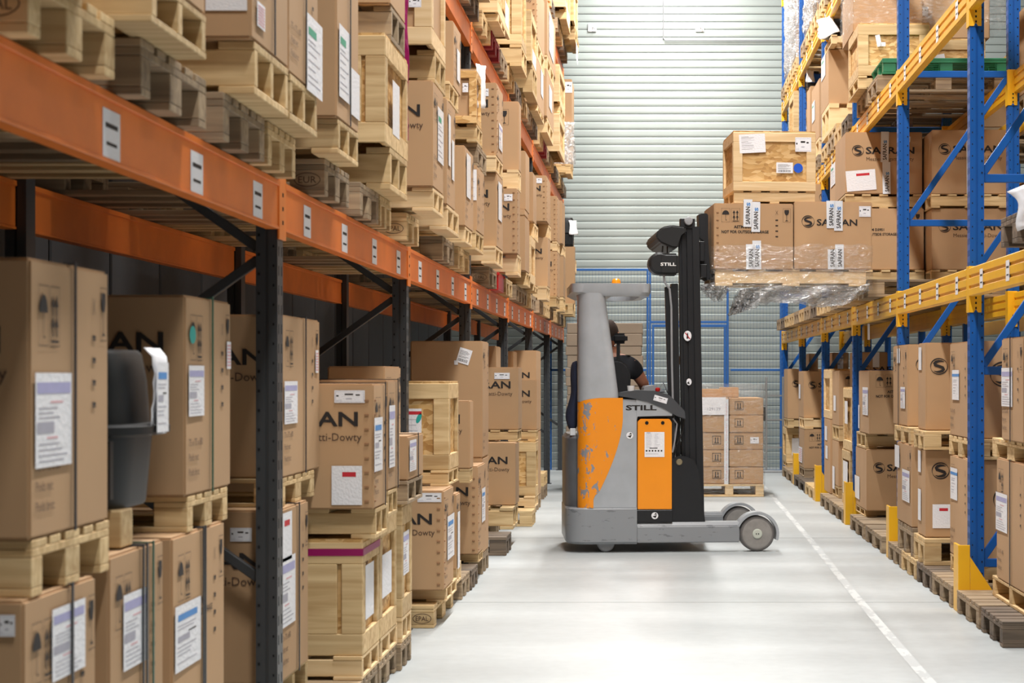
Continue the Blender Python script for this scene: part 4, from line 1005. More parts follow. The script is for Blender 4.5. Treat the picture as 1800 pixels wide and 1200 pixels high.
# ---- left rack, second shelf
Z2 = 3.9815
sp = []; y = 12.3
while y < 27.2: sp.append((y, y+.72)); y += .84
erow('L', 1.28, Z2, sp, 'the upper orange beam', ['woodold','wooddark','wood','woodred','woodold','wood','wooddark','wood'])
ZC = 4.126
stack('L', 1.2, ZC, [B(846, 862, .12, 'pale pallet at the top edge above the upper orange beam', D=.95), K(843, 862, .8, 'crate cut by the top edge above the upper orange beam', D=.7, mat='woodnew')])
stack('L', 1.2, ZC, [B(876, 888, 24, 'bright pallet below the boarded crate at top centre left', D=.9, mat='woodnew'), K(875, 896, 1.0, 'boarded pale crate at top, left of the mint strapped crate', D=.5, mat='woodnew', papers=[('blank','s',888,894,0,40)])])
stack('L', 1.17, ZC, [B(920, 929, 86, 'thick bright base of the mint strapped crate', D=.9, mat='wood'), K(920, 928, .95, 'tall crate with mint strap across its front', D=.6, mat='wood', mid=1, band=('mint', .6, .02, 'mint green strap'))])
stack('L', 1.17, ZC, [B(936, 944, 112, 'base of the crate right of the mint strapped crate', D=.8, mat='wood'), K(934, 943, 16, 'narrow crate with white pouch right of the mint strapped crate', D=.5, mat='wood', papers=[('blank','s',936,942,85,110)])])
stack('L', 1.2, ZC, [B(945, 956, 188, 'pale pallet under lower left large box on the upper beam', D=.9, mat='woodnew'),
  C(943, 956, 97, 'lower large brown box with long sheet on upper orange beam', D=.6, style='plain', papers=[('blank','s',950,954,120,165)]),
  B(945, 957, 70, 'pale pallet between two large boxes on upper orange beam', D=.7, mat='woodnew'),
  C(943, 957, .62, 'upper large brown box with tucked corner above the upper orange beam', D=.6, bumpy=True)])
stack('L', 1.2, ZC, [B(959, 970, 200, 'pale pallet under lower right large box on the upper beam', D=.9, mat='woodnew'),
  C(958, 971, 112, 'lower large brown box farther along the upper orange beam', D=.6, style='plain', papers=[('blank','s',962,967,140,180)]),
  B(959, 971, 88, 'pale pallet between the two farther large boxes on upper beam', D=.7, mat='woodnew'),
  C(959, 974, .62, 'upper large box with long lilac sheet above the upper orange beam', D=.6, style='plain', papers=[('purple','s',962,970,10,80)])])
stack('L', 1.15, ZC, [K(981, 990, 190, 'lower pale crate near far end of the upper orange beam', D=.45, mat='woodnew'),
  B(982, 990, .13, 'pallet between two pale crates near the upper beam end', D=.6),
  K(981, 991, 103, 'film wrapped pale crate near far end of the upper orange beam', D=.45, mat='woodnew')])
stack('L', 1.13, ZC, [B(1003, 1007, .13, 'pale pallet under the far boxes at the upper beam end', D=.6),
  C(1004, 1008, 212, 'lower far brown box at upper beam end', D=.5, style='plain'),
  C(1005, 1009, 139, 'upper far brown box with big white label at beam end', D=.5, style='plain', papers=[('small','f',992,1006,144,163)])])
# ---- left rack, third shelf
Z3 = 5.9215
sp = []; y = 20.5
while y < 27.4: sp.append((y, y+.72)); y += .82
erow('L', 1.26, Z3, sp, 'the topmost orange beam', ['wooddark','woodold','wood'])
ZD = 6.066
stack('L', 1.15, ZD, [B(992, 999, .13, 'pale pallet on the topmost orange beam', D=.8), K(991, 999, .7, 'pale crate on the topmost orange beam, left of the last one', D=.5, mat='woodnew', papers=[('blank','s',993,997,0,20)])])
stack('L', 1.1, ZD, [B(1010, 1016, .13, 'last pallet on the topmost orange beam', D=.7), K(1010, 1017, 55, 'lower narrow crate at end of the topmost orange beam', D=.35, mat='wood', papers=[('blank','s',1012,1015,70,100)]), K(1008, 1015, .6, 'upper narrow crate at end of the topmost orange beam', D=.35, mat='wood')])
# ---- right rack: weathered pallets on the floor along the aisle
RP = [(1762,1724,1090),(1722,1673,1068),(1672,1638,1033),(1637,1611,1013),(1609,1584,1003),(1583,1552,985),(1550,1521,962),(1518,1494,948),(1492,1469,935),(1460,1442,915),(1437,1421,895),(1418,1398,868),(1394,1376,852)]
mats = ['wooddark','woodold','woodold','wooddark','wood','woodold','woodold','woodold','woodold','woodold','wood','wooddark','woodold']
for i, (xc, xf, yt) in enumerate(RP):
    y0, y1 = dep(xc, 1.79), dep(xf, 1.79)
    nm = {0: 'dark dirty floor pallet at bottom right, nearest of the right row', len(RP)-1: 'last floor pallet of the right row near the fence'}.get(i, f'weathered floor pallet of the right row, {ordw[i]} from the front')
    dy, sh = solve('R', [(1.79, 2.95, y0, y1, 0.001, .135)]); c, h = (y0+y1)/2+dy, (y1-y0)/2*sh; y0, y1 = c-h, c+h; REG.append((1.79, 2.95, y0, y1, 0.001, .135))
    pallet('E', 1.79, 2.95, y0, y1, 0.001, .135, nm, mats[i], 'weathered pallets along the right aisle edge', joined=(y0 > 19))
R0 = .1355
stack('R', 1.95, R0, [
 B(1812, 1744, .115, 'pale base under the lower right corner box', D=.9),
 C(1808, 1752, 817, 'lower brown box at right edge with white labelled sheet', D=.75, strap=[.48], papers=[('purple','s',1752,1772,870,938)]),
 E(1812, 1744, 781, 'pale block pallet between the two boxes at right edge', D=.95),
 C(1799, 1761, 591, 'upper brown box at right edge with banded white sheet', D=.75, X=1.93, strap=[.47], papers=[('purple','s',1762,1781,646,715)])])
stack('R', 1.93, R0, [
 B(1706, 1670, .11, 'pale base under lower box behind nearest blue post', D=.95),
 C(1706, 1670, 808, 'lower brown box right behind the nearest blue post, blue banded tag', style='logo', only=True, ls=.16, lu=.22, lv=.62, D=.62, papers=[('tag','s',1672,1684,824,880)]),
 E(1708, 1668, 772, 'pale pallet behind the nearest blue post', D=.95),
 C(1706, 1670, 599, 'upper brown box right behind the nearest blue post, hanging blue banded tag', style='logo', only=True, ls=.16, lu=.2, lv=.66, D=.66, papers=[('tag','s',1675,1687,650,703)])])
stack('R', 1.80, R0, [
 E(1625, 1606, 947, 'pale block pallet under the lower big emblem box', D=.95),
 C(1627, 1613, 790, 'lower brown box with big round emblem and red marked pouch', style='logo', only=True, ls=.115, lu=.1, lv=.76, D=.62, X=1.82, sym=False, papers=[('redbar','f',1639,1673,886,928),('blank','s',1615,1620,860,915),('blank','s',1615,1620,792,830)]),
 E(1625, 1606, 758, 'pale block pallet between the two big emblem boxes', D=.95),
 C(1627, 1614, 602, 'upper brown box with big round emblem, right of the second blue post', style='logo', only=True, ls=.115, lu=.09, lv=.73, D=.62, X=1.83, sym=False, papers=[('blank','s',1616,1621,610,650)])])
stack('R', 1.80, R0, [
 E(1604, 1578, 928, 'grey pallet under lower box beside second post guard', D=.95, mat='woodold'),
 C(1603, 1577, 782, 'lower brown box with two sheets behind the second post guard', style='logo', only=True, ls=.12, D=.6, dims=False, X=1.8, papers=[('blank','s',1574,1582,783,822),('purple','s',1587,1600,828,884)]),
 E(1600, 1572, 752, 'pale pallet under the box with two small labels', D=.9),
 C(1595, 1570, 605, 'upper brown box with two small labels in front of the second blue post', style='logo', only=True, ls=.115, lu=.12, lv=.75, D=.6, X=1.82, dims=False, strap=[.45], papers=[('blank','s',1578,1583,612,638),('purple','s',1584,1592,680,718)])])
stack('R', 1.89, R0, [
 B(1510, 1494, 892, 'bright stamped pallet under the lower emblem and wordmark box', D=.95, mat='wood'),
 C(1513, 1495, 786, 'lower emblem and wordmark box left of the second blue post', style='logo', D=.7, papers=[('blank','s',1494,1502,833,872)]),
 B(1511, 1496, 759, 'bright pallet between the two boxes left of second blue post', D=.9, mat='wood'),
 C(1517, 1500, 651, 'upper brown box with umbrella symbols and storage warning', style='astm', D=.7, papers=[('purple','s',1507,1516,680,728),('blank','s',1500,1502,710,750)])])
stack('R', 1.88, R0, [
 K(1494, 1480, 792, 'lower slim upright crate between the right stacks', D=.3, mat='wood', papers=[('blank','s',1482,1490,812,870)]),
 K(1498, 1482, 681, 'upper slim upright crate between the right stacks', D=.3, mat='wood', papers=[('blank','s',1485,1490,705,745)])])
stack('R', 1.9, R0, [
 B(1474, 1463, .115, 'small pallet under the lower shaded box by the slim crate', D=.7),
 C(1474, 1463, 775, 'lower shaded brown box left of the slim upright crate', style='plain', D=.6, papers=[('blank','s',1464,1468,820,860)]),
 B(1475, 1463, 749, 'pale pallet left of the slim upright crate', D=.7),
 C(1475, 1463, 651, 'upper shaded brown box with umbrella symbol left of slim crate', style='astm', D=.6, papers=[('blank','s',1466,1470,695,722)])])
stack('R', 1.88, R0, [
 C(1463, 1452, 737, 'lower tall brown box right of the third blue post', style='plain', D=.4, papers=[('blank','s',1454,1458,750,775),('blank','s',1455,1459,785,808)]),
 K(1463, 1451, 648, 'pale upright crate above box, right of blue post with guard', D=.4, mat='woodnew')])
stack('R', 1.86, R0, [
 B(1411, 1402, .11, 'base pallet with brown paper under the last but one stack', D=.95, mat='woodold'),
 C(1411, 1402, 753, 'lower umbrella symbol box near the far right end', style='astm', D=.6, papers=[('pink','s',1402,1408,785,812)]),
 B(1411, 1402, 734, 'bright pallet in the last but one right stack', D=.95, mat='woodnew'),
 C(1410, 1401, 652, 'upper emblem box near the far right end, beside blue post', style='logo', D=.6, papers=[('blank','s',1402,1405,675,700)])])
stack('R', 1.84, R0, [
 B(1384, 1377, 815, 'bright base under the last crate on the right', D=.9, mat='wood'),
 K(1382, 1376, 751, 'last wooden crate on the right, white sheet on front', D=.6, mat='wood', papers=[('blank','f',1392,1406,770,800)]),
 B(1385, 1378, 736, 'pallet on the last right crate', D=.7, mat='wood'),
 C(1385, 1378, 648, 'last brown emblem box at the far right end', style='logo', D=.6)])
for (a, b, yt, Y, lab, st, ps) in ((1466, 1495, 619, 20.9, 'small box with label standing high behind the right upper row', 'plain', [('purple', 1475, 1485, 625, 650)]),
        (1509, 1568, 618, 18.45, 'shaded wordmark box high between second and third blue posts', 'logo', [('blank', 1541, 1553, 618, 645)]),
        (1424, 1440, 621, 24.2, 'small box above the far emblem boxes', 'plain', [])):
    s_ = Y/F; x0, x1 = (a-VX)*s_, (b-VX)*s_; z1 = H+(VY-yt)*s_
    dd, sh = solve('R', [(x0, x1+.2, Y, Y+.5, .14, z1)]); Y += dd; REG.append((x0, x1+.2, Y, Y+.5, .14, z1))
    pallet('E', x0, x1+.2, Y, Y+.5, R0, R0+.13, 'hidden floor pallet under the '+' '.join(lab.split()[:9]), 'woodold', joined=True)
    carton2('R', x0, x1, Y, Y+.48, R0+.131, 1.05, 'shaded box underneath the '+' '.join(lab.split()[:11]), {})
    w0 = x1-x0
    carton2('R', x0, x1, Y, Y+.48, 1.051, z1, lab, dict(style=st, papers=[(p[0], 'front', ((p[1]-VX)*s_-x0)/w0, max(0,(H+(VY-p[4])*s_-1.051)/(z1-1.051)), (p[2]-p[1])*s_, (p[4]-p[3])*s_, 0) for p in ps]))
# ---- right rack, first shelf
Y1 = 2.0415
sp = [(8.7, 9.43), (15.3, 16.05), (16.68, 17.42)]
y = 17.75
while y < 27.2: sp.append((y, y+.72)); y += .82
erow('R', 1.74, Y1, sp, 'the lower yellow beam', ['wooddark','woodold','wood','woodold','wood','wood'], stamps={2: 'EPAL'})
YB_ = Y1+.1445
tk = dict(tape=True)
r = stack('R', 1.69, YB_, [
 B(1533-44, 1472, 474, 'pale pallet under lower taped row, above the lower yellow beam', D=.68),
 C(1533-45, 1470, 366, 'shaded brown box with storage warning behind the forklift load', style='astm', D=.68),
 B(1486, 1469, 341, 'pale pallet under the taped wordmark box right of the load', D=.68),
 C(1486, 1468, 232, 'brown wordmark box with white tape and pouch, above right of the load', style='logo', D=.68, tape=True, tapeu=[(.31,.27,.28),(.33,.28,.0)], papers=[('redbar','f',1489,1541,301,337,.08),('small','f',1580,1600,238,248,-.1),('small','f',1580,1598,261,281)])])
stack('R', 2.39, YB_, [
 B(1637, 1617, 474, 'shaded pallet under the box deep right of the second blue post', D=.66, X=2.38),
 C(1638, 1617, 366, 'shaded brown box right of the second blue post, upper storey', style='logo', D=.66, X=2.39),
 B(1624+13, 1617, 341, 'shaded pallet under the second taped wordmark box', D=.66, X=2.38),
 C(1638, 1616, 228, 'second taped wordmark box between the first two blue posts', style='logo', D=.68, X=2.39, tape=True, tapeu=[(.3,.56,.0)])])
stack('R', 1.8, YB_, [
 B(1474, 1461, .115, 'pale pallet in the raised stack left of the taped wordmark box', D=.7),
 C(1474, 1461, .58, 'lower box in the raised stack left of taped wordmark box', style='plain', D=.5),
 B(1474, 1461, .115, 'upper pale pallet in the raised stack left of taped box', D=.7, mat='woodnew'),
 C(1472, 1459, 280, 'raised brown box with blue sheet on side, left of taped box', style='plain', D=.5, papers=[('green','s',1461,1469,284,322)])])
stack('R', 1.8, YB_, [
 B(1437, 1426, .12, 'pallet in the raised stack behind the forklift crate', D=.7),
 C(1437, 1426, .62, 'lower box in the raised stack behind the forklift crate', style='plain', D=.5),
 B(1437, 1426, .12, 'upper pallet in the raised stack behind the forklift crate', D=.7),
 C(1436, 1425, 304, 'brown emblem box peeking out behind the forklift crate', style='logo', D=.5)])
# ---- right rack, second shelf
Y2 = 3.7415
sp = []; y = 15.5
while y < 27.2: sp.append((y, y+.74)); y += .83
erow('R', 1.84, Y2, sp, 'the middle yellow beam', ['woodold','woodold','wooddark','wood','woodold','wood'], D=1.1)
YD = Y2+.1445
stack('R', 1.88, YD, [('G', 1551, 1532, 102, dict(label='green plastic pallet on the middle yellow beam', mat='green', joined=False, D=1.06))])
stack('R', 1.77, YD, [
 B(1502, 1484, 143, 'pale base under the raised strand board crate at upper right', D=.66),
 K(1502, 1484, 52, 'raised strand board crate with torn labels at upper right', D=.62, mat='wood', papers=[('blank','f',1535,1543,73,93,.2),('blank','f',1540,1549,85,92)]),
 C(1493, 1474, -20, 'film wrapped brown box above the raised strand board crate', style='plain', D=.62)])
stack('R', 2.40, YD, [
 B(1625, 1605, 143, 'base under the second raised strand board crate', D=.62, X=2.4),
 K(1625, 1606, 52, 'second raised strand board crate seen between the blue posts', D=.62, X=2.4, mat='wood', papers=[('blank','f',1655,1677,83,100,.2)]),
 C(1625, 1606, -20, 'film wrapped brown box above second raised crate', style='plain', D=.66, X=2.4, papers=[('small','f',1594+30,1614+30,-5,11)])])
stack('R', 1.86, YD, [
 E(1466, 1452, 222, 'block pallet low in the raised emblem box stack', D=1.0, mat='wood'),
 B(1454, 1441, 187, 'bright stamped pallet under the high emblem box', D=.9, mat='woodnew'),
 C(1453, 1440, 93, 'high brown box with round emblem under the black tub', style='logo', only=True, ls=.09, lu=.33, lv=.55, D=.62, papers=[('green','s',1441,1448,100,138)]),
 B(1458, 1446, 68, 'small bright pallet under the black tub', D=.5, mat='woodnew')])
stack('R', 1.86, YD, [
 B(1440, 1428, .2, 'pallet under the high slim box near the forklift crate', D=.7, mat='woodnew'),
 C(1440, 1427, 137, 'high slim brown box with white sheets near small tub', style='plain', D=.45, papers=[('green','s',1428,1433,175,210)])])
stack('R', 1.84, YD, [
 B(1396, 1388, .2, 'pallet under the far high crate', D=.8),
 K(1395, 1387, 159, 'far high strand board crate above the forklift crate', D=.6, mat='wood', papers=[('blank','f',1410,1418,195,228,.1)])])
# ---- right rack, third shelf
Y3 = 5.3915
sp = []; y = 17.9
while y < 27.2: sp.append((y, y+.74)); y += .83
erow('R', 1.84, Y3, sp, 'the upper yellow beam', ['wood','wood','woodold','wood'], D=1.1)
# more goods on the racks beyond the right one
for i, (Y, z, hh, dw) in enumerate(((13.0, 2.4, .62, .9), (14.6, 2.4, .7, .8), (16.4, 2.4, .6, .9), (13.2, 4.0, .7, .9), (15.2, 4.0, .6, .9), (17.2, 4.0, .8, 1.0), (19.6, 4.0, .7, 1.0))):
    x = 3.25+.03*i
    pl = ['nearest', 'second', 'third'][i] if i < 3 else ['nearest', 'second', 'third', 'fourth'][i-3]
    hi = 'lower' if i < 3 else 'upper'
    for q in range(3 if z < 3 else 2):
        pallet('E', x, x+1.15, Y, Y+.8, z-.30+.1455*q-(.0 if z < 3 else 0), z-.30+.1455*q+.144, f'shaded pallet in {pl} {hi} stack behind the right rack, {["bottom","middle","top"][q]}', 'woodold', 'pallets behind the right rack', joined=True)
    n = 3 if z < 3 else 2
    carton2('R', x, x+dw, Y, Y+.75, z-.30+.1455*n+.001, z-.3+.1455*n+hh, f'film wrapped brown box on {pl} {hi} stack behind the right rack', {})
rb = empty('shelf_rack', (3.2, 0, 0)); tag(rb, 'second yellow beamed rack standing behind the right rack', 'pallet rack')
for y in (9.6, 12.87, 16.14, 19.41, 22.7, 26.0):
    for x in (0, 1.15): bx('post', M['bluepost'], rb, x, x+.08, y, y+.09, 0, 7.6, .004)
for z0, z1 in ((1.93, 2.0995), (3.53, 3.6995), (5.2, 5.37)):
    for x in (0.01, 1.16): bx('beam', M['yellow'], rb, x, x+.05, 9.69, 26.0, z0, z1, .004)
# ================================================================== REACH TRUCK (local u to the right, v away from the camera)
TA = math.radians(5); TX, TY = -.695, 14.8
def UZ(px, py, v=0.0):
    u = (px-995)/223
    for _ in range(6):
        d = TY+v*math.cos(TA)+u*math.sin(TA)
        X = (px-VX)*d/F; u = (X-TX+v*math.sin(TA))/math.cos(TA)
    return u, H+(VY-py)*d/F
def U(px, v=0.0): return UZ(px, 660, v)[0]
def Z(py, v=0.0, px=1150): return UZ(px, py, v)[1]
def PP(pts, v=0.0): return [UZ(x, y, v) for x, y in pts]
def world(u, v): return (TX+u*math.cos(TA)-v*math.sin(TA), TY+u*math.sin(TA)+v*math.cos(TA))
rt = empty('reach_truck', (TX, TY, 0), TA); tag(rt, 'grey and orange reach truck with black mast lifting a load', 'forklift')
def rounded_plan(u0, u1, v0, v1, r00, r10, r11, r01, n=6):
    """corner order: near left, near right, far right, far left"""
    pts = []
    for (cx, cy, r, a0) in ((u0+r00, v0+r00, r00, PI), (u1-r10, v0+r10, r10, 1.5*PI), (u1-r11, v1-r11, r11, 0), (u0+r01, v1-r01, r01, .5*PI)):
        for i in range(n+1):
            a = a0+(PI/2)*i/n; pts.append((cx+r*math.cos(a), cy+r*math.sin(a)))
    return pts
def loft(name, rows):
    """rows: list of (z, plan points)"""
    bm = bmesh.new(); R = [[bm.verts.new((x, y, z)) for x, y in p] for z, p in rows]; n = len(R[0])
    for a, b in zip(R, R[1:]):
        for i in range(n): bm.faces.new((a[i], a[(i+1) % n], b[(i+1) % n], b[i]))
    bm.faces.new(R[0][::-1]); bm.faces.new(R[-1]); return finish(bm, name)
def smooth(o, ang=35):
    for p in o.data.polygons: p.use_smooth = True
    try:
        o.data.set_sharp_from_angle(angle=math.radians(ang))
    except Exception: pass
    return o
ZB0, ZB1 = Z(956), Z(892)
UL = U(995); UB = U(1120)
# chassis with its rounded rear
rows = []
for z, ins in ((ZB0, .02), (ZB0+.02, 0), (ZB1-.01, 0), (ZB1, .008)):
    rows.append((z, rounded_plan(UL+ins, UB, ins, 1.2-ins, .16, .005, .005, .3)))
ch = smooth(link('chassis', loft('chassis', rows), M['chassis'], rt))
# near and far load legs
zl1 = Z(918); 
for v0, v1 in ((0.0, .15), (1.05, 1.2)):
    lg = link('load_leg', prism('load_leg', [(v0, ZB0+.01), (v1, ZB0+.01), (v1, zl1), (v0+.02, zl1), (v0, zl1-.03)], UB-.002, U(1300), 'yz', .006), M['chassis'], rt)
uw, zw = UZ(1331.5, 938); rw = zw-.001
for v0, nm in ((-.0, 'near'), (1.06, 'far')):
    wh = link('load_wheel', lathe('load_wheel', [(rw-.014, -.06), (rw, -.046), (rw, .046), (rw-.014, .06)], 40, 'y'), M['tyre'], rt, (uw, v0+.075, zw)); smooth(wh)
    dc = link('wheel_disc', lathe('wheel_disc', [(.075, -.0635), (.105, -.0625), (.118, -.0605), (.118, -.03)], 36, 'y'), M['hub'], wh)
    hb = link('hub_cap', lathe('hub_cap', [(.03, -.074), (.038, -.071), (.04, -.0625)], 24, 'y'), M['hubcap'], wh)
    bo = link('hub_bolts', bxmesh('hub_bolts', [(-.013,-.005,-.077,-.073,-.004,.004), (.005,.013,-.077,-.073,-.004,.004)]), M['hole'], wh)
    pts = []; ro, ri = rw+.034, rw+.012
    A0, A1 = math.radians(-18), math.radians(160)
    for i in range(19): a = A0+(A1-A0)*i/18; pts.append((uw+ro*math.cos(a), zw+ro*math.sin(a)))
    for i in range(19): a = A1-(A1-A0)*i/18; pts.append((uw+ri*math.cos(a), zw+ri*math.sin(a)))
    link('wheel_guard', prism('wheel_guard', pts, v0+.0, v0+.15, 'xz', .003), M['paint'], rt)
# drive wheel under the body
link('drive_wheel', lathe('drive_wheel', [(.10,-.05),(.115,-.04),(.115,.04),(.10,.05)], 28, 'y'), M['tyre'], rt, (U(1070), .55, .116))
link('caster_wheel', lathe('caster_wheel', [(.06,-.03),(.07,-.02),(.07,.02),(.06,.03)], 24, 'y'), M['zinc'], rt, (U(1066), .10, .071))
# tower on the near side: loft from the chassis to the overhead guard
def ur(z):
    zz = [ZB1, 1.20, 1.27, Z(522), Z(508), Z(500)]; uu = [U(1120), U(1120), U(1088), U(1065), U(1068), U(1082)]
    for (a, b), (c, d) in zip(zip(zz, uu), zip(zz[1:], uu[1:])):
        if z <= c: return b+(d-b)*(z-a)/(c-a)
    return uu[-1]
def ul(z): return U(1016.5) if z < Z(522) else U(1016.5)-(U(1016.5)-U(1005))*min(1, (z-Z(522))/(Z(503)-Z(522)))**1.5
rows = [(z, rounded_plan(ul(z), ur(z), .004, .30, .1, .012, .02, .1)) for z in (ZB1, ZB1+.3, .9, 1.19)]
body = smooth(link('side_panel', loft('side_panel', rows), M['paint'], rt))
zs = [1.19, 1.205, 1.22, 1.5, 1.8, Z(522), Z(514), Z(508), Z(503)]
rows = [(z, rounded_plan(ul(z), min(ur(z), U(1089)) if z > 1.2 else U(1095), .004, .30, .1, .07, .05, .1)) for z in zs]
smooth(link('pillar', loft('pillar', rows), M['paint'], rt))
# rear cover behind the tower (round, dark)
smooth(link('rear_cover', loft('rear_cover', [(ZB1, rounded_plan(UL+.004, .42, .12, 1.19, .2, .05, .05, .3)), (.90, rounded_plan(UL+.004, .42, .12, 1.19, .2, .05, .05, .3)), (.93, rounded_plan(UL+.03, .42, .15, 1.16, .2, .05, .05, .3))]), M['paintd'], rt))
# hood over the battery with the dark dashboard
hood = prism('hood', PP([(1118,738),(1118,701),(1140,706),(1165,716),(1182,724),(1182,731),(1120,731),(1120,738)]), .004, 1.15, 'xz', .004)
link('hood', hood, M['paint'], rt)
bx('hood_core', M['paint'], rt, U(1088), U(1121), .012, 1.15, 1.10, Z(701), .01)
link('dashboard', prism('dashboard', PP([(1088,697),(1090,690),(1120,685.5),(1150,686.5),(1175,693),(1186,703),(1204,722),(1205,737),(1190,731),(1165,717),(1140,706.5),(1115,699)]), -.004, 1.0, 'xz', .006), M['dash'], rt)
o = link('hood_label', sheet('small'), None, rt, (*UZ(1148,703)[:1], -.006, UZ(1148,703)[1]), (PI/2, -.0, 0), (.11, .045, 1)); o.rotation_euler = Matrix.Rotation(-.0, 4, 'X').to_euler(); o.rotation_euler = (PI/2, .28, 0)
# battery compartment
bx('battery_bay', M['black'], rt, U(1120), U(1186), .06, 1.14, ZB1-.1, Z(731), .003)
ob = prism('battery_door', PP([(1121,895),(1181,895),(1181,742),(1177,736),(1126,736),(1121,741)]), .002, .05, 'xz', .004)
ob = link('battery_door', ob, M['batteryorange'], rt)
for px in (1137, 1165): link('lifting_hole', lathe('lifting_hole', [(.014, -.0), (.014, .004)], 20, 'y'), M['hole'], ob, (U(px), -.001, Z(743)))
o = link('data_plate', sheet('plate'), None, ob, (U(1133), -.001, Z(803)), (PI/2,0,0), (Z(759)*0+.158, Z(759)-Z(803), 1)); o['label'] = 'white printed data plate on orange battery door'
bx('battery_sill', M['blackmetal'], rt, U(1120), U(1182), .0, .06, Z(918), Z(896), .003)
for (px, py, s) in ((1151, 906, .055), (1107, 765, .055)):
    ps = [[(math.cos(2*PI*i/16)*.5, math.sin(2*PI*i/16)*.5) for i in range(16)], ([(-.35,-.1),(.1,-.35),(.3,.1),(0,0)], 5), ([(-.1,.1),(.35,.2),(.1,.4)], 5)]
    link('round_sticker', polys('round_sticker', ps, [M['paper'], M['purple'], M['bluep'], M['greyp'], M['redp'], M['ink']]), None, rt, (U(px), -.0025 if py > 800 else .0015, Z(py)), (PI/2,0,0), (s, s, 1))
link('lettering', text_mesh('STILL', .245, .042, .035), M['ink'], rt, (U(1100), .0028, Z(721)), (PI/2,0,0))['label'] = 'black lettering on the side panel'
# orange paint field wrapping the rear corner of the tower
bm = bmesh.new(); nz, nu = 26, 22
zt0, zb0 = Z(699), Z(892)
uR = lambda z: U(1095)-.0*z if z > Z(735) else U(1095)-(U(1095)-U(1052))*((Z(735)-z)/(Z(735)-Z(866)))**1.6
grid = []
for j in range(nz+1):
    z = zb0+(zt0-zb0)*j/nz; row = []
    ue = uR(z) if z > Z(866) else U(1050)-.12*(Z(866)-z)/(Z(866)-zb0)
    for i in range(nu+1):
        t = i/nu; r = .103; u0 = ul(z)
        arc = r*PI/2*.92; L = arc+max(.02, ue-(u0+.1)); q = t*L
        if q < arc: a = 1.5*PI-(arc-q)/r; p = (u0+.1+r*math.cos(a), .004+.1+r*math.sin(a))
        else: p = (u0+.1+(q-arc), .0012)
        zz = z-(.05*(1-min(1, q/.25))**2 if j == nz else 0)
        row.append(bm.verts.new((p[0], p[1], zz)))
    grid.append(row)
for a, b in zip(grid, grid[1:]):
    for i in range(nu): bm.faces.new((a[i], a[i+1], b[i+1], b[i]))
smooth(link('orange_field', finish(bm, 'orange_field'), M['truckorange'], rt))['label'] = 'worn orange painted field'
# overhead guard
zg0, zg1 = Z(507), Z(497)
def ring_plate(name, outer, inner, z0, z1, zi=None):
    bm = bmesh.new(); n = len(outer)
    rings = [[bm.verts.new((x, y, z)) for x, y in P] for P, z in ((outer, z0+.03), (outer, z1), (inner, z1), (inner, z0))]
    rings.append([bm.verts.new((o[0]*.8+i[0]*.2, o[1]*.8+i[1]*.2, z0)) for o, i in zip(outer, inner)])
    order = [rings[0], rings[1], rings[2], rings[3], rings[4]]
    for a, b in zip(order, order[1:]+order[:1]):
        for i in range(n): bm.faces.new((a[i], a[(i+1) % n], b[(i+1) % n], b[i]))
    return finish(bm, name)
og = smooth(link('overhead_guard', ring_plate('overhead_guard', rounded_plan(U(1005), U(1146), .0, 1.15, .1, .12, .3, .2), rounded_plan(U(1076), U(1128), .1, 1.05, .1, .08, .2, .12), Z(520), Z(498)), M['paint'], rt))
for k in range(4): bx('guard_bar', M['paint'], rt, U(1050), U(1138), .26+.2*k, .285+.2*k, Z(508), Z(501), .004)
link('beacon', lathe('beacon', [(.036,0),(.036,.012),(.033,.03),(.022,.042),(.0,.044)], 18), M['amber'], rt, (U(1085), .12, Z(498)))
# seat, headrest, armrest, controls
bx('headrest', M['blacksoft'], rt, U(1075,.40), U(1103,.40), .36, .46, Z(604,.4), Z(585.5,.4), .025, 3)
link('seat_back', prism('seat_back', PP([(1040,700),(1040,632),(1088,632),(1098,636),(1106,646),(1109,664),(1107,700)], .34), .32, .42, 'xz', .02, 3), M['blacksoft'], rt)
bx('seat_cushion', M['blacksoft'], rt, .22, .62, .42, .86, .86, .98, .04, 3)
bx('seat_post', M['black'], rt, .3, .54, .45, .8, ZB1, .87, .01)
bx('headrest_stem', M['black'], rt, U(1084,.4), U(1090,.4), .40, .42, Z(634,.4), Z(600,.4))
link('cup', lathe('cup', [(.026,0),(.03,.04),(.03,.042)], 18), M['white'], rt, (U(1109,.1), .1, Z(687,.1)))
link('control_pod', prism('control_pod', PP([(1130,690),(1132,679),(1150,676),(1172,690)], .3), .25, .55, 'xz', .008), M['zinc'], rt)
link('stop_button', lathe('stop_button', [(.016,0),(.02,.01),(.02,.025),(.012,.032)], 16), M['red'], rt, (U(1156,.2), .2, Z(688,.2)))
link('grab_wire', tube('grab_wire', [(U(1158,.3), .3, Z(684,.3)), (U(1166,.3), .3, Z(672,.3)), (U(1174,.3), .32, Z(690,.3))], .005), M['zinc'], rt)
link('red_plug', tube('red_plug', [(U(1183), .05, Z(715)), (U(1195), .05, Z(717))], .009), M['red'], rt)
for i, pts in enumerate(([(1183,735),(1190,745),(1186,775),(1182,795)], [(1196,718),(1203,735),(1200,760),(1190,782)], [(1186,724),(1196,742),(1194,770),(1186,800)])):
    link('hose', tube('hose', [(U(a, .05), .05+.02*i, Z(b, .05)) for a, b in pts], .007), M['black' if i else 'zinc'], rt)
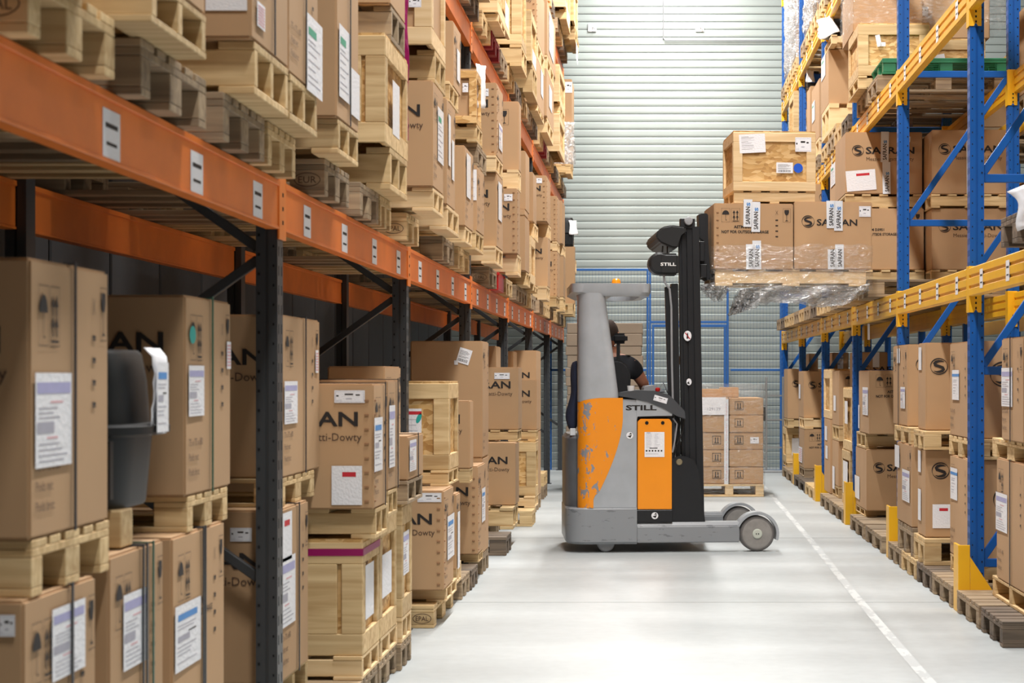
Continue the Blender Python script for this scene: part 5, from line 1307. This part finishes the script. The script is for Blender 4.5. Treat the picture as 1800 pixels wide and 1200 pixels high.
# mast
bx('mast_foot_bridge', M['blackmetal'], rt, U(1181), U(1232), .1, 1.1, .16, .5, .004)
link('mast_gusset', prism('mast_gusset', PP([(1181,917),(1239.5,917),(1229,830),(1222,811),(1212,804),(1196,800),(1181,806)], .05), .04, .075, 'xz', .003), M['blackmetal'], rt)
link('mast_gusset', prism('mast_gusset', PP([(1181,917),(1239.5,917),(1229,830),(1222,811),(1212,804),(1196,800),(1181,806)], .05), 1.12, 1.155, 'xz', .003), M['blackmetal'], rt)
link('pivot_bolt', lathe('pivot_bolt', [(.022,-.006),(.026,0),(.026,.01)], 20, 'y'), plain('brass', (150,138,110), .4, .5), rt, (U(1194,.04), .036, Z(812,.04)))
def mastpart(name, x0t, x1t, x0b, x1b, yt, yb, v0, v1, m='blackmetal'):
    return link(name, prism(name, PP([(x0b,yb),(x1b,yb),(x1t,yt),(x0t,yt)], v0), v0, v1, 'xz', .003), M[m], rt)
for v0 in (.16, .92):
    mastpart('outer_rail', 1169, 1181, 1181, 1190, 504, 905, v0, v0+.06)
    mastpart('outer_rail', 1180, 1192, 1186, 1198, 498, 905, v0+.01, v0+.12)
    mastpart('middle_rail', 1193, 1206, 1200, 1214, 398, 905, v0+.03, v0+.1)
    mastpart('lift_cylinder', 1198, 1203, 1206, 1212, 412, 900, v0+.015, v0+.04)
    mastpart('inner_rail', 1207, 1217, 1214, 1226, 396, 905, v0+.02, v0+.1)
    mastpart('inner_rail', 1217, 1229, 1226, 1238, 398, 905, v0, v0+.1)
for a, b in ((800, 780), (640, 625), (470, 455), (405, 397)):
    bx('mast_crossbar', M['blackmetal'], rt, U(1200,.2), U(1222,.2), .2, 1.0, Z(a,.2), Z(b,.2), .003)
link('mast_hood', prism('mast_hood', PP([(1181,436),(1160,427),(1152,418),(1153,409),(1164,399),(1180,396),(1204,399),(1207,410),(1194,412),(1192,436)], .14), .10, 1.05, 'xz', .012, 3), M['black'], rt)
bx('reel_box', M['black'], rt, U(1158,.10), U(1193,.10), .07, .3, Z(483,.1), Z(445,.1), .02, 3)
link('reel', lathe('reel', [(.07,-.1),(.09,-.08),(.09,.08),(.07,.1)], 24, 'y'), M['black'], rt, (U(1158,.2), .18, Z(464,.2)))
link('lettering', text_mesh('STILL', .125, .026, .03), M['white'], rt, (U(1161,.07), .0685, Z(467,.07)), (PI/2,0,0))['label'] = 'white lettering on the reel box'
link('pulley', lathe('pulley', [(.014,-.02),(.03,-.018),(.034,-.01),(.03,0),(.034,.01),(.03,.018)], 24, 'y'), M['zinc'], rt, (U(1210,.15), .14, Z(388,.15)))
bx('pulley_bracket', M['blackmetal'], rt, U(1196,.15), U(1222,.15), .16, .24, Z(400,.15), Z(383,.15), .004)
link('hose', tube('hose', [(U(a,.12), .12, Z(b,.12)) for a, b in ((1167,483),(1168,495),(1177,508),(1180,540),(1181,640),(1184,760),(1190,880))], .009), M['zinc'], rt)
for a, b in ((1165, 1164), (1173, 1173)): link('hose', tube('hose', [(U(a,.15), .15, Z(432,.15)), (U(b,.15), .15, Z(448,.15))], .006), M['black'], rt)
for (px, py, s, c) in ((1208.5, 590, .075, 1), (1211, 671, .05, 0)):
    ps = [[(math.cos(2*PI*i/20)*.42, math.sin(2*PI*i/20)*.55) for i in range(20)]]
    if c: ps += [([(-.3,.32),(-.22,.38),(.3,-.32),(.22,-.38)], 4), ([(-.12,-.3),(.1,-.3),(.05,.3),(-.06,.3)], 5)]
    else: ps += [([(-.35,-.2),(.1,-.4),(.0,.1)], 5)]
    link('warning_sticker', polys('warning_sticker', ps, [M['paper'], M['purple'], M['bluep'], M['greyp'], M['redp'], M['ink']]), None, rt, (U(px,.16), .155, Z(py,.16)), (PI/2,0,0), (s, s, 1))
# fork carriage and forks
for v0 in (.33, .69):
    link('carriage_arm', prism('carriage_arm', PP([(1228,420),(1226,378),(1240,376),(1243,379),(1243,424),(1245,462),(1246,470),(1246,480),(1246,490),(1240,494),(1229,486),(1228,462),(1236,460),(1236,424)], v0), v0-.08, v0+.08, 'xz', .004), M['blackmetal'], rt)
    link('fork', prism('fork', PP([(1242,480),(1262,483),(1500,487),(1500,490),(1262,491),(1242,492)], v0), v0-.05, v0+.05, 'xz', .003), M['blackmetal'], rt)
bx('carriage_plate', M['blackmetal'], rt, U(1228,.3), U(1236,.3), .2, .95, Z(460,.3), Z(425,.3), .004)
bx('carriage_plate', M['blackmetal'], rt, U(1229,.3), U(1240,.3), .2, .95, Z(488,.3), Z(465,.3), .004)
# ---- the load on the forks
def tl(root, u, v, z): x, y = world(u, v); root.location = (x, y, z); root.rotation_euler = (0, 0, TA)
VLD = .10
def loadbox(kind, px0, px1, yt, yb, v0, dv, **k):
    u0, zb = UZ(px0, yb, v0); u1, zt = UZ(px1, yt, v0)
    if kind == 'C': r = carton('R', u0, u1, 0, dv, zb, zt, **k)
    elif kind == 'K': r = crate('R', u0, u1, 0, dv, zb, zt, **k)
    else: r = pallet(kind, u0, u1, 0, dv, zb, zt, **k)
    x, y = world((u0+u1)/2, v0+dv/2); r.location = (x, y, zb); r.rotation_euler = (0, 0, TA); return r
zb_ = 470.3
loadbox('B', 1257, 1523, 473, 502, VLD+.02, .78, label='pale wooden pallet on the forks under the film', mat='woodnew', joined=False)
loadbox('C', 1255, 1394.5, 358, 473, VLD, .68, label='left box on the forks, umbrella symbols and white tape', style='astm', tape=True, sym=False, bumpy=True, tapeu=[(.235,.22,.34),(.30,.24,.30),(.26,.2,.0),(.31,.23,.0)], mat='card')
r2 = loadbox('C', 1396.5, 1533, 355, 473, VLD, .68, label='right box on the forks, emblem and wordmark, white tape', style='logo', nosub=True, tw=.33, lu=.11, lv=.705, ls=.1, tape=True, sym=False, tapeu=[(.26,.22,.33),(.32,.24,.31),(.27,.16,.0),(.33,.2,.0)], papers=[('small','front',.83,.78,.095,.085)])
u0, zc0 = UZ(1289, 357, VLD+.03); u1, zc1 = UZ(1434, 335, VLD+.03)
cb = loadbox('B', 1290, 1433, 335, 357.3, VLD+.03, .66, label='wooden base under the pale crate on the lifted load', mat='woodnew', joined=False)
ck = loadbox('K', 1289, 1434, 231, 335, VLD+.02, .68, label='pale strand board crate with blue dot sticker atop the lifted load', mat='woodnew', bw=.075,
  papers=[('lines','front',.08,.62,.21,.15,.06),('small','front',.75,.66,.13,.115,0),('barcode','front',.52,.30,.135,.085,0)])
D_ = ck.children[0]
uu, zz = UZ(1403, 295, VLD); wC = (u1-u0)
o = link('blue_sticker', polys('blue_sticker', [[(.038*math.cos(2*PI*i/24), .038*math.sin(2*PI*i/24)) for i in range(24)]]), M['bluedot'], ck, (uu-(UZ(1289,300,VLD)[0]+UZ(1434,300,VLD)[0])/2, -.341-.004, zz-ck.location.z), (PI/2,0,0))
# stretch film round the pallet and boxes, with bunched ends hanging below
def film_shell(name, x0, x1, y0, y1, z0, z1, label, loc, rz, amp=.012, mat='film', seed=1, cat='stretch film'):
    rnd = random.Random(seed); bm = bmesh.new(); P = rounded_plan(x0, x1, y0, y1, .05, .05, .05, .05, 4)
    pts = []
    for i in range(len(P)):
        a, b = P[i], P[(i+1) % len(P)]; n = max(1, int(math.hypot(b[0]-a[0], b[1]-a[1])/.06))
        for k in range(n): pts.append((a[0]+(b[0]-a[0])*k/n, a[1]+(b[1]-a[1])*k/n))
    cx, cy = (x0+x1)/2, (y0+y1)/2; nz = max(3, int((z1-z0)/.05)); rows = []
    for j in range(nz+1):
        z = z0+(z1-z0)*j/nz; row = []
        for (x, y) in pts:
            d = Vector((x-cx, y-cy)).normalized(); a = rnd.uniform(0, amp)
            row.append(bm.verts.new((x+d.x*a-0, y+d.y*a, z+rnd.uniform(-1, 1)*(amp*1.5 if j in (0, nz) else .004))))
        rows.append(row)
    for a, b in zip(rows, rows[1:]):
        for i in range(len(pts)): bm.faces.new((a[i], a[(i+1) % len(pts)], b[(i+1) % len(pts)], b[i]))
    o = link(name, finish(bm, name), M[mat], None, loc, (0, 0, rz)); smooth(o, 60); return tag(o, label, cat)
ua, za = UZ(1255, 506, VLD); ub, _ = UZ(1530, 500, VLD)
x, y = world((ua+ub)/2, VLD+.36)
film_shell('stretch_film', -(ub-ua)/2-.012, (ub-ua)/2+.012, -.405, .42, za-.02, Z(430, VLD), 'clear stretch film wrapped round the pallet and box bottoms on the forks', (x, y, 0), TA)
def crumple(name, pxs, v, label, mat='film2', seed=3, layers=3, cat='stretch film', spread=.10):
    """hanging crumpled sheet; pxs: list of (px, y_top, y_bottom)"""
    rnd = random.Random(seed); bm = bmesh.new()
    for L in range(layers):
        rows = []
        n = 26; m = 9
        for i in range(n+1):
            t = i/n*(len(pxs)-1); k = min(int(t), len(pxs)-2); f = t-k
            px = pxs[k][0]*(1-f)+pxs[k+1][0]*f; yt = pxs[k][1]*(1-f)+pxs[k+1][1]*f; yb = pxs[k][2]*(1-f)+pxs[k+1][2]*f
            yb -= rnd.uniform(0, .35)*(yb-yt)*(1 if L else .4)
            col = []
            for j in range(m+1):
                g = j/m; vv = v+L*spread+.05*math.sin(i*.9+L*2+g*5)+rnd.uniform(-.02, .02)
                u, z = UZ(px+rnd.uniform(-2, 2), yt+(yb-yt)*g, v)
                col.append(bm.verts.new((u, vv, z)))
            rows.append(col)
        for a, b in zip(rows, rows[1:]):
            for j in range(m): bm.faces.new((a[j], a[j+1], b[j+1], b[j]))
    o = link(name, finish(bm, name), M[mat], None, (TX, TY, 0), (0, 0, TA)); smooth(o, 180); return tag(o, label, cat)
crumple('stretch_film', [(1288,548,554),(1300,512,552),(1318,505,546),(1335,503,540),(1360,502,533),(1400,502,537),(1440,502,541),(1480,501,541),(1505,500,528),(1528,498,512)], .14, 'loose crumpled clear film hanging below the lifted pallet', layers=3, spread=.13)
crumple('stretch_film', [(1233,500,506),(1245,498,524),(1256,495,533),(1268,494,530),(1282,497,512)], .2, 'small bunch of clear film hanging beside the fork carriage', layers=2, seed=5)
crumple('stretch_film', [(1289,540,553),(1296,528,553),(1308,520,549),(1320,516,540),(1332,514,530)], .2, 'white gathered end of the film below the lifted pallet', mat='gather', layers=2, seed=15, spread=.03)
# ================================================================== DRIVER
def skin_body(name, verts, edges, radii, mat, parent, sub=2, root=0):
    me = bpy.data.meshes.new(name); me.from_pydata(verts, edges, []); o = bpy.data.objects.new(name, me); COL.objects.link(o)
    sk = o.modifiers.new('skin', 'SKIN'); sk.use_smooth_shade = True
    for i, r in enumerate(radii):
        d = me.skin_vertices[0].data[i]; d.radius = r if isinstance(r, tuple) else (r, r); d.use_root = (i == root)
    ss = o.modifiers.new('sub', 'SUBSURF'); ss.levels = sub; ss.render_levels = sub
    bpy.context.view_layer.update()
    m2 = bpy.data.meshes.new_from_object(o.evaluated_get(bpy.context.evaluated_depsgraph_get()))
    bpy.data.objects.remove(o); m2.materials.clear(); m2.name = name
    for p in m2.polygons: p.use_smooth = True
    return link(name, m2, mat, parent)
px_ = empty('person', (*world(.40, .60), .0), TA); tag(px_, 'person in dark navy shirt seated in the reach truck, facing away, arm on controls', 'person')
# local: x to the right, y forward (away from the camera), z up; pelvis above the seat cushion
V = [(0,0,1.06),(0,-.01,1.2),(-.01,-.02,1.36),(-.01,-.02,1.50),(0,-.01,1.58),(-.025,.01,1.64),
     (-.17,-.02,1.49),(-.235,.03,1.31),(-.21,.22,1.20),(-.17,.31,1.19),
     (.16,-.02,1.49),(.26,.0,1.34),(.30,.20,1.235),(.285,.29,1.23),
     (-.09,.02,1.05),(-.11,.36,1.04),(-.11,.42,.72),(-.11,.50,.62),(.09,.02,1.05),(.11,.36,1.04),(.11,.42,.72),(.11,.50,.62)]
Ed = [(0,1),(1,2),(2,3),(3,4),(4,5),(3,6),(6,7),(7,8),(8,9),(3,10),(10,11),(11,12),(12,13),(0,14),(14,15),(15,16),(16,17),(0,18),(18,19),(19,20),(20,21)]
Rd = [(.15,.12),(.14,.11),(.16,.11),(.13,.09),(.055,.055),(.05,.05),(.07,.07),(.05,.05),(.038,.04),(.028,.03),(.07,.07),(.05,.05),(.038,.04),(.028,.03),(.09,.09),(.068,.068),(.052,.052),(.04,.04),(.09,.09),(.068,.068),(.052,.052),(.04,.04)]
skin_body('body', V, Ed, Rd, M['skin'], px_)
# clothes over the body
skin_body('shirt', [(0,0,1.02),(0,-.01,1.2),(-.01,-.02,1.37),(-.01,-.02,1.505),(-.175,-.02,1.495),(-.225,.015,1.36),(.165,-.02,1.495),(.235,-.005,1.38),(-.01,-.015,1.545)],
   [(0,1),(1,2),(2,3),(3,4),(4,5),(3,6),(6,7),(3,8)], [(.17,.14),(.16,.13),(.185,.13),(.15,.11),(.09,.09),(.078,.078),(.09,.09),(.078,.078),(.075,.07)], M['shirt'], px_)
skin_body('trousers', [(0,.0,1.04),(-.09,.03,1.04),(-.11,.36,1.04),(-.11,.42,.74),(.09,.03,1.04),(.11,.36,1.04),(.11,.42,.74)], [(0,1),(1,2),(2,3),(0,4),(4,5),(5,6)], [(.16,.13),(.105,.1),(.085,.085),(.065,.065),(.105,.1),(.085,.085),(.065,.065)], M['jeans'], px_)
hd = empty('head_turn', (0,0,0))
bpy.data.objects.remove(hd)
def head():
    bm = bmesh.new(); bmesh.ops.create_uvsphere(bm, u_segments=28, v_segments=20, radius=1)
    for v in bm.verts:
        x, y, z = v.co
        w = .078*(1-.18*max(0, -z)); d = .098; 
        if y > 0 and z < 0: d *= 1-.08*abs(z)
        v.co = Vector((x*w, y*d, z*.118))
        # brow, eye sockets, nose, lips, chin on the +y side
        if y > .6:
            v.co.y += .020*math.exp(-((x/.16)**2+((z+.14)/.22)**2))
            for s in (-1, 1): v.co.y -= .010*math.exp(-(((x-s*.38)/.16)**2+((z-.06)/.12)**2))
            v.co.y += .006*math.exp(-((x/.3)**2+((z+.5)/.09)**2))+.008*math.exp(-((x/.3)**2+((z+.85)/.15)**2))
    for s in (-1, 1):
        r = bmesh.ops.create_uvsphere(bm, u_segments=10, v_segments=8, radius=1)
        for v in r['verts']: v.co = Vector((s*.079+v.co.x*.010, -.004+v.co.y*.018, -.005+v.co.z*.032))
        r = bmesh.ops.create_uvsphere(bm, u_segments=10, v_segments=8, radius=.011)
        for v in r['verts']: v.co += Vector((s*.03, .085, .007))
    return finish(bm, 'head')
hh = link('head', head(), M['skin'], px_, (-.025, .01, 1.735), (0.05, 0, -.35)); smooth(hh, 180)
bm = bmesh.new(); bmesh.ops.create_uvsphere(bm, u_segments=28, v_segments=18, radius=1)
for v in list(bm.verts):
    x, y, z = v.co
    if z < -.35 or (y > .25 and z < .45): bm.verts.remove(v)
    else: v.co = Vector((x*.084, y*.104-.003, z*.124+.004))
smooth(link('hair', finish(bm, 'hair'), M['hair'], hh), 180)
bx('mouth', M['red'], hh, -.022, .022, .088, .097, -.062, -.056, .002).material_slots[0].link = 'DATA'
def hand(base, dirv, side):
    d = Vector(dirv).normalized(); r = Vector((0,0,1)).cross(d).normalized()*side; b = Vector(base); up = Vector((0,0,1))
    vs = [b, b+d*.045, b+d*.085]; es = [(0,1),(1,2)]; rs = [(.024,.016),(.038,.016),(.036,.014)]
    for k, (o, L) in enumerate(((-.030,.065),(-.010,.075),(.010,.07),(.030,.055))):
        i = len(vs); vs += [b+d*.085+r*o, b+d*(.085+L*.5)+r*o*1.1-up*.008, b+d*(.085+L*.85)+r*o*1.1-up*.035]; es += [(2,i),(i,i+1),(i+1,i+2)]; rs += [.010,.009,.0075]
    i = len(vs); vs += [b+d*.03-r*.03, b+d*.06-r*.055-up*.01, b+d*.085-r*.06-up*.025]; es += [(0,i),(i,i+1),(i+1,i+2)]; rs += [.013,.011,.009]
    skin_body('hand', [tuple(v) for v in vs], es, rs, M['skin'], px_, 1)
hand((-.17,.31,1.19), (.2,1,-.1), 1); hand((.285,.29,1.23), (-.1,1,-.1), -1)
for s in (-.11, .11): bx('shoe', M['black'], px_, s-.045, s+.045, .40, .66, .56, .64, .02, 2)
bx('footwell_floor', M['black'], rt, .2, .9, 1.0, 1.19, ZB1-.03, .57, .01)
# jacket hanging at the rear of the truck
bm = bmesh.new(); rnd = random.Random(4); rows = []
prof = [(633,1006,1022),(650,1003,1022),(668,1003,1021),(690,1005,1020),(708,1000,1019),(726,994,1018),(740,995,1017),(752,999,1015),(757,1003,1011)]
for (py, a, b) in prof:
    row = []
    for k in range(15):
        t = 2*PI*k/15; ua_, _z = UZ(a, py, .22); ub_, _ = UZ(b, py, .22); cu = (ua_+ub_)/2; ru = (ub_-ua_)/2*(1+rnd.uniform(-.08, .08)); row.append(bm.verts.new((cu+ru*math.cos(t), .32+.10*math.sin(t)*(1+rnd.uniform(-.2, .2)), _z)))
    rows.append(row)
for a, b in zip(rows, rows[1:]):
    for k in range(15): bm.faces.new((a[k], a[(k+1) % 15], b[(k+1) % 15], b[k]))
bm.faces.new(rows[0]); bm.faces.new(rows[-1][::-1])
jk = link('jacket', finish(bm, 'jacket'), M['navy'], None, (TX, TY, 0), (0,0,TA)); smooth(jk, 180)
ms = jk.modifiers.new('sub', 'SUBSURF'); ms.levels = 1; ms.render_levels = 1
tag(jk, 'dark navy jacket hanging at the rear of the reach truck', 'jacket')
bx('reflective_strip', M['silver'], jk, U(1002,.2), U(1012,.2), .20, .215, Z(765,.2), Z(752,.2), .004)
# ================================================================== REMAINING THINGS
def tub(xc, yc, z0, z1, r, label, cover=False, lean=0):
    root = empty('plastic_tub', (xc, yc, z0)); tag(root, label, 'tub'); h = z1-z0; zf = h*.5
    def sq(r_, z, p=4.0):
        return (z, [(math.copysign(abs(math.cos(a))**(2/p), math.cos(a))*r_, math.copysign(abs(math.sin(a))**(2/p), math.sin(a))*r_) for a in [2*PI*(i+.5)/28 for i in range(28)]])
    smooth(link('bucket', loft('bucket', [sq(r*.74, 0), sq(r*.76, .01), sq(r*.82, zf-.02)]), M['black'], root), 50)
    smooth(link('flange', loft('flange', [sq(r*.9, zf-.022), sq(r, zf-.014), sq(r, zf+.006), sq(r*.94, zf+.012)]), M['black'], root), 50)
    smooth(link('upper_shell', loft('upper_shell', [sq(r*.80, zf+.012), sq(r*.77, h*.8), sq(r*.72, h*.97), sq(r*.68, h)]), M['black'], root), 50)
    for k in range(9):
        x = -r*.7+r*1.4*k/8
        bx('rib', M['black'], root, x-.006, x+.006, -r*.9, -r*.78, .03, zf-.03)
    return root
t = tub(-1.60, 5.12, 1.046, 1.47, .25, 'black plastic tub with flange between the two nearest upper boxes')
rnd = random.Random(9)
def cloth(name, parent, mat, pts_uv, W, Hh, loc, rot, amp=.012, n=10, lab=None, drape=None):
    bm = bmesh.new(); g = []
    for i in range(n+1):
        row = []
        for j in range(n+1):
            u, v = i/n, j/n; z = amp*math.sin(u*7+v*3)+rnd.uniform(-amp, amp)*.5
            x, y = (u-.5)*W*(1-.15*math.sin(v*5)), -v*Hh
            if drape: z += drape(u, v)
            row.append(bm.verts.new((x, y, z)))
        g.append(row)
    for a, b in zip(g, g[1:]):
        for j in range(n): bm.faces.new((a[j], b[j], b[j+1], a[j+1]))
    o = link(name, finish(bm, name), mat, parent, loc, rot); smooth(o, 180)
    so = o.modifiers.new('thick', 'SOLIDIFY'); so.thickness = .0015
    return o
# papers in a bag taped on the tub's aisle side
o = cloth('document_bag', t, M['paper'], None, .15, .235, (.243, .02, .43), (PI/2, 0, PI/2), .006, drape=lambda u, v: -.02 if v < .1 else 0); o['label'] = 'crumpled white document bag'
pq = bpy.data.objects.new('paper_label', sheet('blue')); COL.objects.link(pq); pq.parent = t; pq.matrix_local = Matrix.Translation((.256, -.045, .20)) @ Matrix.Rotation(PI/2, 4, 'Z') @ Matrix.Rotation(PI/2, 4, 'X') @ Matrix.Diagonal((.12, .19, 1, 1))
tag(bx('wooden_block', M['wood'], None, -1.78, -1.40, 4.93, 5.04, .0, .098, .003), 'wooden bearer block under the black tub at left', 'block').location = (0, 0, .947)
# magenta strap hanging from above
sx_, sy_ = -(1150-714)*9.35/F, 9.35
bm = bmesh.new(); a = []; b = []
for i in range(15):
    z = 3.45-(3.45-H-(VY-247)*sy_/F)*i/14; w = .011+.004*math.sin(i*.9); xo = .004*math.sin(i*1.1)
    a.append(bm.verts.new((sx_-w+xo, sy_+.004*math.sin(i), z))); b.append(bm.verts.new((sx_+w+xo, sy_-.004*math.sin(i), z)))
for i in range(14): bm.faces.new((a[i], a[i+1], b[i+1], b[i]))
o = link('hanging_strap', finish(bm, 'hanging_strap'), M['magenta']); so = o.modifiers.new('t', 'SOLIDIFY'); so.thickness = .003
tag(o, 'magenta strap hanging down beside the tall raised crate', 'strap')
# white document hanging off the small inset panel crate
o = cloth('hanging_sheet', None, M['paper'], None, .12, .30, (-1.205, 13.0, H+(VY-122)*13.2/F), (PI/2, 0, PI/3), .01); tag(o, 'crumpled white sheet hanging at the small inset panel crate', 'paper')
o = cloth('plastic_bag', None, M['film2'], None, .35, .55, (-(1150-990)*24.4/F, 24.3, H+(VY-215)*24.4/F), (PI/2, 0, .6), .03); tag(o, 'loose clear plastic sheet sticking out near the far wall', 'plastic sheet')
# tubs on the racks
t2 = tub((1465-VX)*20.0/F, 20.15, 5.02, 5.212, .14, 'black tub with white cloth on the raised stack at upper right')
cloth('white_cloth', t2, M['paper'], None, .2, .26, (-.09, -.12, .20), (1.1, -.35, -.3), .012)
s_ = 23.3/F
carton2('R', (1424-VX)*s_, (1446-VX)*s_, 23.3, 23.8, Y2+.145+.001, H+(VY-151)*s_, 'high slim box under the small tub at upper right', {})
t3 = tub((1432-VX)*s_, 23.5, H+(VY-150)*s_+.002, H+(VY-122)*s_, .1, 'small black tub with blue and white cloth at upper right')
cloth('blue_cloth', t3, M['bluecloth'], None, .12, .12, (.03, -.1, .16), (1.3, 0, 0), .008); cloth('white_cloth', t3, M['paper'], None, .1, .16, (-.05, -.11, .2), (1.3, 0, 0), .008)
s_ = 26.5/F
pallet('E', (990-VX)*s_-.4, (1003-VX)*s_+.06, 25.8, 26.3, 2.246, 2.39, 'pallet below the far black tub over the orange beam', 'wood', joined=True) if not clash('L', ((990-VX)*s_-.4, (1003-VX)*s_+.06, 25.8, 26.3, 2.246, 2.39)) else None
t4 = tub((998-VX)*s_, 26.05, H+(VY-438)*s_, H+(VY-388)*s_, .13, 'black tub with white and blue cloth at far end of left shelf')
cloth('white_cloth', t4, M['paper'], None, .12, .2, (.09, -.1, .36), (1.4, 0, .5), .01)
bx('support_box', M['card'], t4, -.12, .12, -.12, .12, 2.392-(H+(VY-438)*s_), -.002)
# flat cardboard stacked on a pallet behind the truck
s_ = 22.6/F; xa, xb = (994-VX)*s_, (1130-VX)*s_
pallet('E', xa, xb, 22.6, 23.7, 0.001, .144, 'wooden pallet under the tall pile of flat cardboard', 'woodold', joined=True)
cs = empty('cardboard_pile', ((xa+xb)/2, 23.15, .145)); tag(cs, 'tall strapped pile of flat greyish cardboard standing behind the reach truck', 'cardboard pile')
z = 0; i = 0; W_ = (xb-xa)/2; top = H+(VY-566)*s_-.145
while z < top-.02:
    h_ = min(rnd.choice((.11, .13, .15)), top-z); dx = rnd.uniform(-.012, .012)
    bx('cardboard_bundle', M['cardgrey'], cs, -W_+.01+dx, W_-.01+dx, -.53+rnd.uniform(-.01, .01), .53, z+.002, z+h_-.002, .006); z += h_
for u in (.2, .62): bx('strap', M['tape'], cs, -W_+2*W_*u, -W_+2*W_*u+.018, -.556, .556, 0, top+.006)
# film wrapped load of small boxes behind the mast
s_ = 21.7/F; X0 = .467; zz = .001
pallet('E', X0, X0+.8, 21.7, 22.9, zz, .144, 'pale wooden pallet under the film wrapped load of small boxes', 'woodnew', joined=False)
bars = polys('handling_symbols', frame(0,0,.1,.1,.006)+[rect(.03,.02,.042,.08), rect(.058,.02,.07,.08), rect(.02,.015,.08,.022)])
lay = ['bottom', 'second', 'third', 'fourth', 'top']
for L in range(5):
    z0, z1 = .146+.199*L, .146+.199*(L+1)-.001
    for q in range(2):
        x0 = X0+.005+.397*q+rnd.uniform(0, .004)
        r = carton2('R', x0, x0+.39, 21.74+rnd.uniform(-.01, .01), 22.86, z0, z1, f'{["left","right"][q]} small brown box in the {lay[L]} layer of the wrapped load', dict(group='boxes of the film wrapped load', sym=False))
        put(r, 'handling_symbols', bars, M['ink'], 'front', .39, 1.12, .06 if q else .2, .06)
        if q and L in (2, 1): paper(r, 'small', 'front', .39, 1.12, .24+.03*(2-L), .07, .1, .075)
for i_, (a, b, dy, hh) in enumerate(((.50, .80, .1, .10), (.78, 1.0, .3, .12))):
    carton2('R', X0+a-.47, X0+b-.47, 21.85+dy, 22.5, 1.142, 1.142+hh, f'flat {["wide","short"][i_]} package lying on top of the wrapped load', {})
o = paper(bpy.data.objects[r.name], 'blank', 'front', .39, 1.12, 0, 0, .001, .001) ; bpy.data.objects.remove(o)
pp = empty('paper_notice', ((1233-VX)*s_, 21.715, H+(VY-729)*s_), 0); tag(pp, 'large white sheet with handwritten number on the wrapped load', 'paper')
bx('sheet', M['paper'], pp, 0, 43*s_, 0, .002, 0, 31*s_)
link('number', text_mesh('129139', .15, .035, 0), M['greyp'], pp, (.07, -.001, .05), (PI/2,0,0))
tp = bx('tape_strip', M['tape'], None, (1273-VX)*s_, (1280.5-VX)*s_, -.002, 0, 0, 1.0); tp.location = (0, 21.722, .13); tag(tp, 'white tape with pink print running down the wrapped load', 'tape')
o = link('tape_lettering', text_mesh('fragile fragile fragile fragile', .9, .018, 0), M['pinkp'], tp, ((1278.5-VX)*s_, -.003, .05), (PI/2, 0, 0)); o.rotation_euler = (Matrix.Rotation(PI/2, 4, 'X') @ Matrix.Rotation(PI/2, 4, 'Z')).to_euler()
film_shell('stretch_film', -.41, .41, -.61, .58, .03, 1.30, 'clear stretch film round the load of small boxes behind the mast', (X0+.4, 22.3, 0), 0, .014, 'film', 8)
# wrapped goods on the upper right
film_shell('stretch_film', -.36, .36, -.46, .44, 4.5, 5.15, 'clear film round boxes and crate at upper right', (1.77+.33, 17.05, 0), 0, .02, 'film', 11)
film_shell('stretch_film', -.36, .36, -.46, .44, 4.5, 5.15, 'clear film round the second crate at upper right', (2.40+.34, 17.05, 0), 0, .02, 'film', 12)
for i_, (y_, hh) in enumerate(((21.2, 1.0), (22.2, 1.2), (24.5, 1.15), (25.5, 1.25))):
    carton2('R', 1.9, 2.7, y_, y_+.75, Y3+.146, Y3+.146+hh, f'pale wrapped box on the upper yellow beam, {ordw0[i_]} from the camera', dict(papers=[('blank','side',.3,.45,.3,.4)]))
    film_shell('stretch_film', -.44, .44, -.41, .41, Y3+.17, Y3+.18+hh, f'bulging white film round the pale box on the upper yellow beam, {ordw0[i_]} from the camera', (2.29, y_+.375, 0), 0, .06, 'film2', 20+i_)
# white cover hanging at the right edge, tag under the beam
carton2('R', 1.96, 2.7, 8.72, 9.4, Y1+.1445, 2.9, 'box on the raised pallet just outside the right edge', {})
o = cloth('white_cover', None, M['paper'], None, .36, .19, (1.80, 8.70, H+(VY-312)*8.7/F), (PI/2-.15, -.38, 0), .012); tag(o, 'crumpled white sheet hanging at the right edge of the frame', 'paper')
s_ = 16.9/F
tag(bx('hanging_tag', M['paper'], None, (1525-VX)*s_, (1529-VX)*s_, 16.9, 16.903, H+(VY-597)*s_, 1.868), 'long white tag hanging under the lower yellow beam', 'tag')
# steel stand by the fence
s_ = 27.2/F; st = empty('steel_stand', ((1347-VX)*s_, 27.2, 0)); tag(st, 'slim grey steel stand with foot before the mesh fence', 'stand')
hz_ = H+(VY-662)*s_
for dx in (0, .24): bx('upright', M['steel'], st, dx-.014, dx+.014, -.014, .014, .03, hz_, .003)
for z in (.35, .75, 1.1): bx('crossbar', M['steel'], st, .014, .226, -.01, .01, z, z+.02)
bx('foot', M['steel'], st, -.12, .32, -.15, .15, 0, .03, .004)
for dx in (-.09, .29): link('castor', lathe('castor', [(.03,-.012),(.035,-.008),(.035,.008),(.03,.012)], 16, 'y'), M['black'], st, (dx, -.17, .036))
bx('side_box', M['black'], st, -.10, -.02, -.08, -.02, .75, .95, .004)
